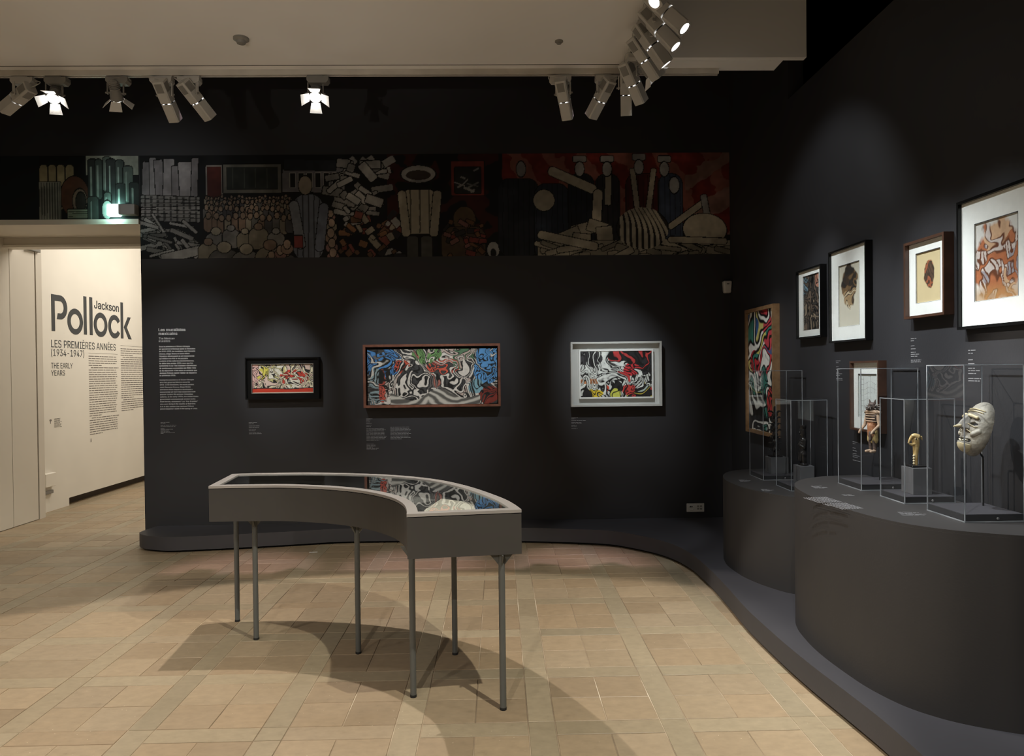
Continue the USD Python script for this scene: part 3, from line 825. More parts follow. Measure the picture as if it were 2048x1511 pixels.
canvas(t, on_back, u0 + .059, u1 - .059, v0 + .059, v1 - .064, .042, art1, .0030)

# --- back wall: long brown framed painting
u0, u1, v0, v1 = -1.291, .022, 1.262, 1.866
t = hang('framed_painting', 'long painting of blue, red and white swirls in a thin red-brown frame', 'painting', on_back, u0, u1, v0, v1)
part(t, 'frame', flat(on_back, ring(u0, u1, v0, v1, .023), 0, .085), 'frame_brown')
part(t, 'shadow_gap', flat(on_back, sg.box(u0 + .02, v0 + .02, u1 - .02, v1 - .02), .004, .018), 'frame_black', label='black gap inside the frame')
part(t, 'stretcher', flat(on_back, sg.box(u0 + .037, v0 + .026, u1 - .030, v1 - .046), .018, .058), 'frame_black')


def art2(x, y):
    W = 3.2 * 1.246 / .532
    c_ = swirls(x, y, 8, [(.62, .58, .52), (.15, .135, .125), (.48, .38, .33), (.05, .05, .05), (.36, .13, .10), (.10, .17, .105), (.52, .47, .34)], [7, 5, 3.5, 4, .9, .6, 1.2], 9, 2.2, .16,
                zones=[(.7, 2.5, 1.3, 1.0, (.07, .24, .55), .85), (W - .5, 2.3, .9, 1.1, (.10, .30, .60), .85), (4.3, 2.2, 1.0, .6, (.56, .10, .06), .6), (2.0, 2.2, .5, .4, (.55, .09, .05), .5), (5.6, 2.6, .7, .7, (.10, .20, .11), .6), (3.4, 2.8, .8, .5, (.15, .30, .10), .5),
                       (.5, .8, .5, 1.2, (.25, .34, .36), .7), (.85, 1.0, .22, 1.0, (.50, .09, .06), .8), (W - .5, .5, .6, .5, (.22, .035, .025), .9), (W - 1.3, 1.0, .5, .4, (.20, .38, .45), .6)])
    d = .55 + .35 * np.sin(x * 1.9) * np.sin(x * .45)
    f_ = (y < d) & (x > 1.3) & (x < W - 1.0)
    fold = np.clip(.45 + .75 * np.sin(17 * y + 6 * np.abs(np.sin(.9 * x)) * 2 + 5 * fbm(pts3(x * 1.2, y * 2, 2.0), 3, 4)), 0, 1)
    c_[f_] = (np.array([.10, .095, .085]) + np.array([.42, .40, .35]) * fold[:, None])[f_]
    return c_


canvas(t, on_back, u0 + .037, u1 - .030, v0 + .026, v1 - .046, .0585, art2, .0036)

# --- back wall: white framed painting
u0, u1, v0, v1 = .701, 1.580, 1.247, 1.871
t = hang('framed_painting', 'painting of black, white, red and yellow shapes in a deep white frame', 'painting', on_back, u0, u1, v0, v1)
part(t, 'frame', flat(on_back, ring(u0, u1, v0, v1, .018), 0, .085), 'frame_white')
part(t, 'tray', flat(on_back, sg.box(u0 + .017, v0 + .017, u1 - .017, v1 - .017), .004, .030), 'frame_white', label='pale grey tray inside the frame')
part(t, 'inner_frame', flat(on_back, ring(u0 + .080, u1 - .079, v0 + .076, v1 - .076, .014), .030, .066), 'frame_bright', label='bright white inner frame')


def art3(x, y):
    return swirls(x, y, 14, [(.74, .78, .75), (.02, .02, .022), (.64, .68, .65), (.50, .05, .05), (.60, .50, .08), (.44, .54, .50), (.64, .56, .46)], [7, 7, 4, .5, .4, 1.2, .8], 5.0, 2.0, .20,
                  zones=[(3.6, 1.9, .6, .45, (.60, .04, .05), .7), (3.4, .5, .5, .4, (.58, .06, .05), .6), (.9, .25, .7, .3, (.72, .55, .04), .7), (2.4, .2, .4, .4, (.60, .62, .10), .7), (4.8, 2.2, .5, 1.2, (.03, .03, .035), .7), (1.6, .6, .4, .3, (.6, .08, .04), .6), (.7, 2.7, .9, .6, (.05, .05, .055), .55), (.8, 1.1, .9, .2, (.62, .25, .10), .55)])


canvas(t, on_back, u0 + .095, u1 - .094, v0 + .091, v1 - .091, .060, art3, .0034)


# --- right wall
def right_frame(name, label, y0, y1, z0, z1, bar, fm, depth=.045):
    t = hang(name, label, 'framed picture', on_right, -y0, -y1, z0, z1)
    part(t, 'frame', flat(on_right, ring(-y0, -y1, z0, z1, bar), 0, depth), fm)
    part(t, 'backing', flat(on_right, sg.box(-y0 + bar * .5, z0 + bar * .5, -y1 - bar * .5, z1 - bar * .5), .003, .012), fm)
    return t


def matted(t, y0, y1, z0, z1, bar, win, fn, step=.003, w=.022):
    wy0, wy1, wz0, wz1 = win
    b = sg.box(-y0 + bar * .6, z0 + bar * .6, -y1 - bar * .6, z1 - bar * .6).difference(sg.box(-wy0, wz0, -wy1, wz1))
    part(t, 'mat_board', flat(on_right, b, w + .002, w + .006), 'mat_board', label='white mount board')
    part(t, 'bevel', flat(on_right, ring(-wy0 - .002, -wy1 + .002, wz0 - .002, wz1 + .002, .002, .004, .002, .0005), w + .0052, w + .0066), 'mat_cut')
    canvas(t, on_right, -wy0 - .004, -wy1 + .004, wz0 - .004, wz1 + .004, w, fn, step, 'drawing')
    part(t, 'glazing', on_right(quad((-y0 + bar * .7, z0 + bar * .7, w + .013), (-y1 - bar * .7, z0 + bar * .7, w + .013), (-y1 - bar * .7, z1 - bar * .7, w + .013), (-y0 + bar * .7, z1 - bar * .7, w + .013))), 'glazing', label='clear picture glass')


t = right_frame('framed_painting', 'tall narrow multicoloured painting in an oak frame nearest the corner', 6.40, 5.74, 1.034, 2.12, .030, 'frame_oak', .055)


def art4(x, y):
    return swirls(x, y, 22, [(.80, .80, .74), (.02, .02, .02), (.55, .05, .06), (.60, .55, .18), (.05, .22, .17), (.06, .10, .26), (.55, .36, .38)], [10, 4.5, .6, .6, .5, .5, .7], 8, 1.5, .22,
                  zones=[(.2, 2.8, .6, .5, (.05, .12, .30), .6), (1.5, 2.7, .3, .5, (.55, .06, .08), .5), (.9, 2.5, .4, .5, (.62, .56, .14), .6), (.5, 1.9, .35, .3, (.5, .04, .05), .8), (1.2, 1.0, .3, .9, (.05, .20, .16), .6), (1.6, .8, .2, .4, (.5, .05, .05), .8)])


canvas(t, on_right, -6.372, -5.768, 1.062, 2.092, .034, art4, .0050, scale=3.2)
bro = [(.16, .10, .05), (.34, .24, .13), (.03, .028, .025), (.50, .42, .28), (.24, .12, .07)]
F2 = (5.315, 4.908, 1.812, 2.315)
t = right_frame('framed_drawing', 'small dark upright drawing in a black frame, leftmost of the upper row', *F2, .012, 'frame_black')
matted(t, *F2, .012, (5.228, 4.972, 1.872, 2.265), lambda x, y: swirls(x, y, 31, [(.05, .045, .04), (.16, .12, .09), (.30, .24, .17), (.42, .26, .17)], [5, 4, 3, 1], 9, 1.2, .16, zones=[(.1, 2.9, .6, 1.0, (.16, .26, .32), .8), (1.9, 2.9, .4, .5, (.45, .22, .15), .8)]))
F3 = (4.790, 4.300, 1.763, 2.371)
t = right_frame('framed_drawing', 'brown ink drawing tapering downward on cream paper in a tall black frame', *F3, .012, 'frame_black')
matted(t, *F3, .012, (4.678, 4.410, 1.865, 2.262), lambda x, y: sketch(x, y, 37, (.58, .56, .46), bro, [3, 3, 2, 2, 1], 1.05, 1.95, .80, 1.25))
F4 = (4.497, 4.153, 1.206, 1.637)
t = right_frame('framed_drawing', 'faint pencil drawing in a dark brown frame behind the carved doll', *F4, .012, 'frame_walnut', .05)


def art5(x, y):
    c_ = np.array([.62, .66, .64]) * (.94 + .1 * fbm(pts3(x, y, 1.0), 3, 5))[:, None]
    bars = (np.abs((x * 2.1) % 1 - .5) < .035) | (np.abs((y * 2.6 + .3 * np.sin(3 * x)) % 1 - .5) < .03)
    sel = bars & (fbm(pts3(x * 2, y * 1.4, 3.0), 2, 6) > .47)
    c_[sel] = (.30, .31, .30)
    return c_


matted(t, *F4, .012, (4.430, 4.215, 1.291, 1.556), art5)
F5 = (3.882, 3.528, 1.857, 2.270)
t = right_frame('framed_drawing', 'small head-sized brown and yellow drawing on tan paper in a walnut frame', *F5, .013, 'frame_walnut', .052)
matted(t, *F5, .013, (3.806, 3.596, 1.938, 2.202), lambda x, y: sketch(x, y, 43, (.60, .50, .29), [(.30, .10, .05), (.62, .44, .08), (.10, .06, .04), (.40, .22, .10)], [3, 2, 2, 2], 1.35, 1.75, .55, .85, taper=.1))
F6 = (3.440, 2.935, 1.774, 2.391)
t = right_frame('framed_drawing', 'large orange and ochre drawing in a black frame cut by the right edge', *F6, .014, 'frame_black')


def art6(x, y):
    W = 3.2 * .30 / .37
    d = sketch(x, y, 51, (.64, .64, .60), [(.40, .14, .06), (.55, .36, .22), (.60, .42, .06), (.30, .28, .30), (.56, .50, .46), (.46, .20, .10)], [3, 3, 2, 1, 2, 2], 1.25, 1.55, 1.35, 1.75, ink=(.13, .045, .02), levels=5, taper=-.12)
    g = np.clip((.75 - y) * 2, 0, 1)[:, None] * .7
    return d * (1 - g) + np.array([.42, .24, .09]) * g


matted(t, *F6, .014, (3.332, 3.052, 1.902, 2.264), art6)

# --- the frieze over the paintings: generic abstract masses
PR = [(0, 0)]


def px(x, y):
    return -4.37 + (x - 70) * .004777, 3.700 - (y - 315.6 + (x - 100) * .0059) * .00488


def frieze(U, V):
    C = np.tile(np.array([.010, .011, .013]), (len(U), 1))
    N1 = fbm(pts3(U * 3, V * 3, 0.5), 4, 3)
    N2 = fbm(pts3(U * 14, V * 14, 1.5), 3, 8)

    def lay(mask, col, shade=.35):
        C[mask] = (np.array(col) * (1 - shade + 2 * shade * N2)[:, None])[mask]

    def rot(cx, cy, a):
        ux, uy = px(cx, cy)
        c_, s_ = math.cos(a), math.sin(a)
        return ((U - ux) * c_ + (V - uy) * s_) / .0048, (-(U - ux) * s_ + (V - uy) * c_) / .0048

    def ell(cx, cy, rx, ry, col, a=0.0, line=1.6, ink=(.006, .006, .006), shade=.35):
        x, y = rot(cx, cy, a)
        d = np.sqrt((x / rx) ** 2 + (y / ry) ** 2)
        lay(d < 1 + line / min(rx, ry), ink, 0)
        lay(d < 1, col, shade)

    def slab_(cx, cy, hx, hy, col, a=0.0, r=2.0, line=1.6, ink=(.006, .006, .006), stripes=None, shade=.35):
        x, y = rot(cx, cy, a)
        qx, qy = np.abs(x) - hx + r, np.abs(y) - hy + r
        d = np.hypot(np.maximum(qx, 0), np.maximum(qy, 0)) + np.minimum(np.maximum(qx, qy), 0) - r
        lay(d < line, ink, 0)
        lay(d < 0, col, shade)
        if stripes:
            k, cs, lo = stripes
            m = (d < -.6) & (np.sin((x if k == 'x' else y) * cs + 3 * N1) > lo)
            C[m] *= .28

    def arc(cx, cy, r, w, a0, a1, col, sq=1.0):
        x, y = rot(cx, cy, 0)
        y = y / sq
        th = np.arctan2(y, x)
        d = np.abs(np.hypot(x, y) - r)
        m = (th > a0) & (th < a1)
        lay((d < w + 1.6) & m, (.006, .006, .006), 0)
        lay((d < w) & m, col)
    rg = random.Random(4)
    grey = lambda k: (.46 * k, .46 * k, .45 * k)
    beige = lambda k: (.47 * k, .43 * k, .34 * k)
    xx = (U + 4.37) / .004777 + 70
    yy = 315.6 - (xx - 100) * .0059 + (3.700 - V) / .00488
    # machine-like uprights on the left, painted lighter to stand in for stronger lamp light
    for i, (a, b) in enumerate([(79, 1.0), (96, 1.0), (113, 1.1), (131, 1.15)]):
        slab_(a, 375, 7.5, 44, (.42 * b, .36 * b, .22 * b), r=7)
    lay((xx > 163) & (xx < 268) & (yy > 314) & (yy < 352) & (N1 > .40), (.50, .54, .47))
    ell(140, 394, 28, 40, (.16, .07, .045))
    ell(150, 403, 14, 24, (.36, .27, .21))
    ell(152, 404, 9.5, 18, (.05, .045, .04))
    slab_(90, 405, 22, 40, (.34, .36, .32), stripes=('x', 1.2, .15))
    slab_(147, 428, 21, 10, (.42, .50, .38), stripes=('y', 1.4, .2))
    for i, (a, b, hx, hy) in enumerate([(176, 372, 9, 52), (188, 360, 6, 40), (205, 350, 8, 34), (213, 366, 9, 46), (230, 372, 8, 50), (246, 370, 9, 36), (258, 400, 9, 34), (176, 420, 10, 26), (205, 410, 7, 24), (231, 400, 9, 32)]):
        slab_(a, b, hx, hy, [(.045, .055, .055), (.09, .12, .11), (.16, .21, .19)][i % 3], r=5)
        slab_(a - hx * .35, b + 4, 1.6, hy * .8, (.36, .46, .42), r=1.5, line=0)
    ell(204, 420, 10, 18, (.40, .48, .45))
    # grey slabs and striations
    for i, (a, w, h) in enumerate([(282, 7, 34), (296, 6, 38), (308, 8, 36), (327, 10, 37), (342, 8, 30), (362, 14, 34), (379, 6, 38)]):
        slab_(a, 390 - h + 4, w, h, (.30 + .1 * (i % 2), .29 + .1 * (i % 2), .31 + .1 * (i % 2)), a=.04 * (i % 3 - 1), r=1.5)
    for b in range(397, 446, 7):
        slab_(330, b, 58, 3.6, grey(.55 + .4 * rg.random()), a=rg.uniform(-.05, .05), stripes=('x', .5, .5))
    for i in range(34):
        slab_(rg.uniform(284, 385), rg.uniform(448, 510), rg.uniform(10, 26), rg.uniform(2, 4.5), grey(rg.uniform(.35, 1.1)), a=rg.uniform(-1.2, .3))
    slab_(350, 508, 40, 9, grey(1.0), a=.22, r=3)
    # dark boards, then rows of rounded forms
    slab_(418, 368, 14, 34, (.10, .025, .02), r=1, line=2.2, ink=(.34, .33, .31))
    slab_(494, 359, 58, 29, (.19, .19, .17), r=1)
    slab_(494, 358, 50, 22, (.03, .037, .035), r=1, line=1)
    for a in range(455, 545, 23):
        slab_(a, 358, .7, 21, (.09, .10, .09), line=0)
    slab_(617, 360, 62, 26, (.20, .20, .22), r=1, a=-.02)
    for a in range(575, 672, 17):
        slab_(a, 362, 5, 14, (.012, .012, .012), r=.5, line=1.3, ink=(.46, .46, .44))
    slab_(610, 332, 52, 10, (.022, .028, .036), a=-.02)
    for row, (yb, r0, n) in enumerate([(396, 5, 26), (405, 7, 20), (418, 9, 17), (434, 11, 13)]):
        for i in range(n):
            a = 400 + (175 / n) * (i + .5 * (row % 2)) + rg.uniform(-2, 2)
            b = yb + rg.uniform(-3, 3)
            tone = rg.choice([beige(.55), grey(.35), (.10, .10, .11), beige(.8), (.28, .20, .15)])
            slab_(a, b + r0 * 1.5, r0 * .8, r0 * 1.4, tone, r=r0 * .7)
            ell(a, b, r0 * .42, r0 * .55, (.33, .25, .19))
    for a, b, r in [(420, 470, 22), (450, 462, 17), (478, 468, 16), (505, 460, 19), (540, 468, 17), (404, 490, 20), (436, 505, 32), (480, 508, 30), (528, 500, 30), (560, 512, 18)]:
        slab_(a, b + r * .9, r, r * 1.1, rg.choice([grey(.55), beige(.62), grey(.30), grey(.75)]), r=r * .75)
        ell(a, b - r * .35, r * .42, r * .34, rg.choice([beige(.95), grey(.8), (.30, .22, .17)]))
    for a, b, r in [(548, 500, 9), (562, 488, 9), (530, 510, 8), (650, 428, 7), (652, 446, 8), (650, 466, 9), (652, 486, 9), (654, 505, 9)]:
        ell(a, b + r, r * 1.3, r * 1.2, rg.choice([(.34, .20, .18), beige(.7), (.36, .26, .2)]))
        ell(a, b, r * .75, r, (.48, .37, .29))
    slab_(605, 455, 30, 66, (.22, .25, .31), r=26, stripes=('x', .55, .75), shade=.25)
    slab_(583, 450, 9, 48, (.30, .33, .38), a=.16, r=8)
    slab_(632, 455, 9, 48, (.20, .23, .30), a=-.12, r=8)
    ell(600, 372, 13, 18, (.38, .33, .26))
    slab_(585, 483, 8, 12, (.34, .08, .075), r=1)
    # fractured pale blocks
    for i in range(46):
        k = i / 46
        slab_(rg.uniform(676, 764) - 22 * (k > .6), rg.uniform(322, 440), rg.uniform(5, 22), rg.uniform(3, 9), grey(rg.uniform(.5, 1.15)), a=rg.uniform(-.9, .8), r=2.5, line=2)
    for i in range(52):
        slab_(rg.uniform(670, 790), rg.uniform(430, 512), rg.uniform(4, 14), rg.uniform(2.5, 7), rg.choice([(.22, .06, .045), (.30, .16, .08), grey(.9), (.03, .03, .035), (.18, .10, .06), (.30, .10, .08), beige(.8)]), a=rg.uniform(-1.2, 1.2), r=2)
    lay((xx > 765) & (xx < 990) & (N1 > .52) & (C.sum(1) < .05), (.05, .012, .010))
    # pale upright form with a ring, red box, brown mass
    slab_(829, 424, 34, 44, beige(1.18), r=16, stripes=('x', .33, .88), shade=.2)
    slab_(798, 428, 8, 46, beige(1.1), a=.10, r=7)
    slab_(862, 428, 8, 46, beige(.95), a=-.10, r=7)
    ell(828, 350, 34, 17, grey(.85))
    ell(828, 352, 25, 10, (.05, .04, .035), line=0)
    slab_(815, 495, 11, 22, (.09, .09, .085), r=5)
    slab_(843, 495, 11, 22, (.11, .11, .10), r=5)
    slab_(928, 358, 33, 34, (.22, .045, .035), r=1)
    slab_(928, 362, 26, 26, (.02, .022, .022), r=1)
    for i in range(9):
        slab_(rg.uniform(908, 948), rg.uniform(340, 384), rg.uniform(5, 13), rg.uniform(1, 2.6), grey(rg.uniform(.3, .7)), a=rg.uniform(-.8, .8), r=1, line=0)
    ell(920, 440, 22, 26, (.14, .095, .055))
    slab_(918, 490, 44, 36, (.11, .075, .05), r=22)
    for i in range(34):
        slab_(rg.uniform(880, 955), rg.uniform(440, 512), rg.uniform(3, 11), rg.uniform(2, 5), rg.choice([(.26, .06, .05), (.20, .10, .05), (.04, .04, .04), (.30, .14, .12)]), a=rg.uniform(-.9, .9), r=1.5)
    ell(978, 500, 12, 16, grey(1.1))
    ell(978, 506, 6, 9, (.02, .02, .02), line=0)
    # red field with dark and blue uprights, pale bars and ribs
    red = (xx > 994 + 10 * N1) & (yy < 470)
    lay(red, (.20, .028, .020), .55)
    fl = red & (np.sin(16 * U + 9 * V + 9 * N1) > .45)
    lay(fl, (.30, .11, .085), .4)
    fl2 = (xx > 1370) & (yy < 470) & (np.sin(11 * U - 14 * V + 7 * N1) > .2)
    lay(fl2, (.31, .17, .14), .4)
    for a, hx, top, col, s in [(1030, 40, 362, (.022, .026, .034), .5), (1098, 34, 372, (.03, .04, .06), .5), (1158, 26, 352, (.018, .022, .030), .4), (1212, 24, 352, (.03, .03, .034), .4), (1284, 34, 352, (.10, .020, .020), .5), (1340, 24, 352, (.06, .08, .13), .5)]:
        slab_(a, top + 74, hx, 78, col, r=22, stripes=('x', .6, .93))
    slab_(1213, 372, 6, 40, beige(.95), a=-.03, r=3)
    slab_(1268, 384, 5, 46, beige(.95), a=.12, r=2)
    slab_(1300, 384, 5, 46, beige(.95), a=-.14, r=2)
    ell(1348, 372, 10, 16, grey(.95))
    for a, b in [(1155, 340), (1211, 340), (1276, 336), (1328, 340)]:
        slab_(a, b - 20, 13, 6, rg.choice([(.05, .05, .05), grey(.75)]), r=3)
        ell(a, b, 9, 14, grey(.95))
    ell(1036, 340, 9, 15, grey(.6))
    ell(1082, 402, 21, 21, beige(1.0))
    slab_(1140, 362, 52, 9, beige(1.15), a=-.42, r=8)
    slab_(1190, 420, 9, 40, beige(1.12), a=-.06, r=8)
    slab_(1374, 430, 46, 6, beige(1.0), a=.62, r=5)
    slab_(1412, 416, 6, 26, grey(.75), a=.18, r=4)
    for a, b, hx, hy, ang in [(1160, 460, 22, 12, .25), (1190, 455, 20, 12, -.3), (1130, 470, 24, 9, .4), (1205, 470, 16, 16, .1), (1158, 478, 18, 10, -.1)]:
        slab_(a, b, hx, hy, beige(.85), a=ang, r=1.5)
    slab_(1270, 500, 200, 18, beige(.85), r=4)
    for i in range(30):
        slab_(rg.uniform(1075, 1455), rg.uniform(486, 512), rg.uniform(10, 34), rg.uniform(3, 7), beige(rg.uniform(.55, 1.2)), a=rg.uniform(-.5, .5), r=3)
    ell(1410, 460, 44, 32, beige(1.1), a=-.1)
    slab_(1130, 482, 62, 8, beige(1.1), a=-.22, r=7)
    slab_(1395, 482, 60, 6, beige(1.05), a=-.04, r=6)
    ell(1282, 458, 52, 40, (.03, .026, .024))
    for i in range(9):
        x, y = rot(1240 + i * 10.5, 460, 0)
        d = np.abs(x - 7 * np.sin((y + 6 * i) * .045) - y * -.30)
        e = ((xx - 1282) / 54) ** 2 + ((yy - 458) / 42) ** 2 < 1
        lay((d < 3.4) & e, beige(1.15))
    k = np.clip((N1 - .25) * 2.2, .5, 1.25)[:, None]
    C[:] = C * k
    dark = (xx < 70) | (yy > 560)
    C[dark] = (.008, .011, .014)
    return np.clip(C, 0, 1)


t = thing('painted_frieze', 'long abstract frieze in greys and reds printed high on the black wall', 'frieze', (-.6, YB, 2.715))
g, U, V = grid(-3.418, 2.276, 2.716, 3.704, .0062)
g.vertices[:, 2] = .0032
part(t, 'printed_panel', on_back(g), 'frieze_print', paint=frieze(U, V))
part(t, 'panel_board', on_back(extrude(sg.box(-3.418, 2.716, 2.276, 3.704), 0.0004, .003)), 'frame_black')
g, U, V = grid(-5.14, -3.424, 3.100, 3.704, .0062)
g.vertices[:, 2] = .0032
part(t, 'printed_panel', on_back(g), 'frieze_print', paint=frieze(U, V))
part(t, 'panel_board', on_back(extrude(sg.box(-5.14, 3.100, -3.424, 3.704), 0.0004, .003)), 'frame_black')

# ------------------------------------------------------------------ lettering
def text(s, u, v, h, width=None, bold=False, th=.0008):
    m = meshkit.text_mesh(s, h, th, bold)
    w = m.bounds[1][0] - m.bounds[0][0]
    k = (width / w) if width else 1.0
    m.vertices[:, 0] = (m.vertices[:, 0] - m.bounds[0][0]) * k + u
    m.vertices[:, 1] += v
    return m


def dashes(rows, th=.0007, seed=1):
    """Small print too fine to read in the photograph: rows (u, v, width, height) of word-length strokes."""
    rg = random.Random(seed)
    b = []
    for u, v, w, h in rows:
        x = u
        while x < u + w - .004:
            k = min(rg.uniform(2.0, 7.5) * h, u + w - x)
            b.append(box(x, x + k, v, v + h * .62, 0, th))
            x += k + h * .75
    return cat(*b)


t = thing('exhibition_title', 'large dark grey exhibition title lettering on the bright lobby wall', 'wall title', (XT, 9.5, 2.13))
E_ = lambda cx, cy, rx, ry: sa.scale(sg.Point(cx, cy).buffer(1.0, 32), rx, ry)
L = []
bowl = E_(8.815, 2.435, .142, .146).difference(E_(8.815, 2.435, .070, .074)).intersection(sg.box(8.80, 2.2, 9.2, 2.7)).union(sg.box(8.64, 2.507, 8.815, 2.581)).union(sg.Polygon([(8.745, 2.289), (8.815, 2.289), (8.815, 2.361), (8.765, 2.361)]))
L += [bowl.union(sg.box(8.64, 2.140, 8.708, 2.581)), E_(9.121, 2.283, .166, .163).difference(E_(9.121, 2.283, .096, .094)), sg.box(9.305, 2.132, 9.373, 2.624), sg.box(9.437, 2.130, 9.507, 2.626),
      E_(9.697, 2.280, .164, .163).difference(E_(9.697, 2.280, .095, .094))]
wedge = sg.Polygon([(10.045, 2.275), (10.33, 2.45), (10.33, 2.10)])
L += [E_(10.045, 2.277, .162, .163).difference(E_(10.045, 2.277, .093, .094)).difference(wedge), sg.box(10.207, 2.122, 10.275, 2.632)]
L += [sg.Polygon([(10.288, 2.285), (10.40, 2.435), (10.485, 2.435), (10.372, 2.285), (10.502, 2.120), (10.412, 2.120)])]
for p in L:
    part(t, 'letter', on_title(extrude(p, 0, .0015)), 'text_grey')
part(t, 'first_name', on_title(text('Jackson', 9.548, 2.492, .100, .618, True)), 'text_grey', label='smaller first name set above the big letters')
part(t, 'subtitle', on_title(cat(text('LES PREMIÈRES ANNÉES', 8.626, 1.945, .090, 1.44), text('(1934-1947)', 8.623, 1.842, .082, .68))), 'text_grey', label='thin French subtitle with the years')
part(t, 'subtitle', on_title(cat(text('THE EARLY', 8.619, 1.694, .066, .43), text('YEARS', 8.617, 1.606, .064, .272))), 'text_grey', label='thin English subtitle')
t = thing('intro_text', 'left column of small grey introduction text under the title', 'wall text', (XT, 9.4, .815))
rows = [(9.402 + (.05 if i in (5, 27) else 0), 1.850 - i * .0300, .70 * (1 if i not in (4, 26, 34) else .45) * rnd.uniform(.92, 1.0), .0165) for i in range(35)]
part(t, 'text_lines', on_title(dashes(rows, seed=2)), 'text_fine')
part(t, 'rule', on_title(sg_ := extrude(sg.box(9.402, 1.893, 10.11, 1.8965), 0, .0008)), 'text_fine')
t = thing('intro_text', 'right column of small grey introduction text, cut off by the black wall', 'wall text', (XT, 10.2, 1.07))
rows = [(10.194 + (.05 if i in (4, 24) else 0), 1.972 - i * .0302, .70 * (1 if i not in (3, 23, 29) else .5) * rnd.uniform(.92, 1.0), .0165) for i in range(30)]
part(t, 'text_lines', on_title(dashes(rows, seed=3)), 'text_fine')
part(t, 'rule', on_title(extrude(sg.box(10.194, 2.019, 10.90, 2.0225), 0, .0008)), 'text_fine')
t = thing('visitor_notice', 'tiny grey notice with a small tree-like mark low on the lobby wall', 'notice', (XT, 8.7, .95))
part(t, 'text_lines', on_title(dashes([(8.66, 1.085 - i * .0125, rnd.uniform(.11, .16), .009) for i in range(9)], seed=5)), 'text_fine')
part(t, 'emblem', on_title(extrude(E_(8.59, 1.075, .022, .013).union(sg.box(8.585, 1.035, 8.595, 1.075)), 0, .0008)), 'text_fine')
t = thing('audio_mark', 'tiny pointed mark below the left introduction column', 'symbol', (XT, 9.4, .70))
part(t, 'mark', on_title(extrude(sg.Polygon([(9.405, .735), (9.425, .79), (9.445, .735), (9.437, .735), (9.425, .770), (9.413, .735)]), 0, .0008)), 'text_fine')

t = thing('panel_text', 'white section text on the black wall beside the doorway', 'wall text', (-3.2, YB, 1.26))
X0 = -3.263
part(t, 'heading', on_back(cat(text('Les muralistes', X0, 2.021, .0265, .258, True), text('mexicains', X0, 1.984, .0265, .180, True))), 'text_white', label='bold French heading')
part(t, 'heading', on_back(cat(text('The Mexican', X0 + .002, 1.9415, .0195, .150), text('muralists', X0 + .002, 1.9165, .0195, .108))), 'text_white', label='light English heading')
FR = ["Sous la présidence d'Álvaro Obregón", "qui gouverne le Mexique après la révolution", "de 1910-1920, les muralistes José Clemente", "Orozco, Diego Rivera et David Alfaro", "Siqueiros développent un art monumental", "qui célèbre à la fois la vie populaire", "moderne et les cultures précolombiennes.",
      "Au début des années 1930, ceux que l'on", "surnomme « Los Tres Grandes » bénéficient", "de nombreuses commandes aux États-Unis", "où ils séjournent. C'est dans ce contexte que", "Jackson Pollock rejoint l'atelier de Siqueiros", "au printemps 1936."]
FW = [428, 485, 485, 425, 475, 405, 472, 460, 497, 490, 502, 498, 272]
EN = ["During the presidency of Álvaro Obregón", "who had governed Mexico since the", "1910-1920 Revolution, the mural painters", "José Clemente Orozco, Diego Rivera", "and David Alfaro Siqueiros developed a", "monumental art form that celebrated both", "popular modern life and pre-Columbian",
      "cultures. In the early 1930s, the United States", "government commissioned several works", "from the trio, nicknamed “Los Tres Grandes”", "who were living in the country at that time.", "It is in this context that Jackson Pollock", "joined Siqueiros’ studio in the spring of 1936."]
EW = [470, 428, 470, 432, 452, 485, 458, 515, 482, 508, 485, 465, 505]
part(t, 'paragraph', on_back(cat(*[text(s, X0 + .003, 1.866 - i * .02318, .0132, (w - 97) / 5.39 * .00478, True) for i, (s, w) in enumerate(zip(FR, FW))])), 'text_white', label='bold French paragraph')
part(t, 'paragraph', on_back(cat(*[text(s, X0 + .005, 1.545 - i * .02318, .0122, (w - 103) / 5.39 * .00478) for i, (s, w) in enumerate(zip(EN, EW))])), 'text_white', label='lighter English paragraph')
part(t, 'credit_lines', on_back(dashes([(X0 + .006, v, w, .0065) for v, w in ((1.140, .085), (1.130, .045), (1.112, .15), (1.100, .14), (1.082, .035), (1.073, .125), (1.063, .08), (1.050, .085), (1.042, .135), (1.033, .03))], seed=7)), 'text_dim')


def caption(label, place, u, v, rows, m='text_dim', h=.0062):
    o = place(trimesh.Trimesh([[u, v, 0]] * 3, [[0, 1, 2]], process=False)).vertices[0]
    tt = thing('picture_caption', label, 'caption', o)
    part(tt, 'text_lines', place(dashes([(u + du, v - dv, w, h) for du, dv, w in rows], seed=int(abs(u) * 100))), m)


std = [(0, 0, .085), (0, .012, .05), (0, .034, .11), (0, .052, .10), (0, .074, .07), (0, .086, .06), (0, .105, .12), (0, .114, .13)]
caption('small caption under the black framed painting', on_back, -2.413, 1.128, [(a, b * .95, w * .95) for a, b, w in std])
caption('small caption under the white framed painting', on_back, .708, 1.135, [(0, 0, .065), (0, .010, .04), (0, .028, .14), (0, .047, .10), (0, .056, .10), (0, .075, .05), (0, .084, .05), (0, .104, .06)])
two = [(0, 0, .060), (0, .013, .04), (0, .030, .04), (0, .045, .05), (0, .062, .05), (0, .075, .045)] + [(0, .095 + .0126 * i, .195 * rnd.uniform(.86, 1) * (.65 if i == 9 else 1)) for i in range(10)] + [(0, .245 + .0105 * i, w) for i, w in enumerate((.07, .085, .09, .06, .12, .10))]
two += [(.232, .085 + .0126 * i, .200 * rnd.uniform(.88, 1) * (.6 if i == 9 else 1)) for i in range(10)]
caption('two-column caption under the long blue and red painting', on_back, -1.283, 1.150, two)
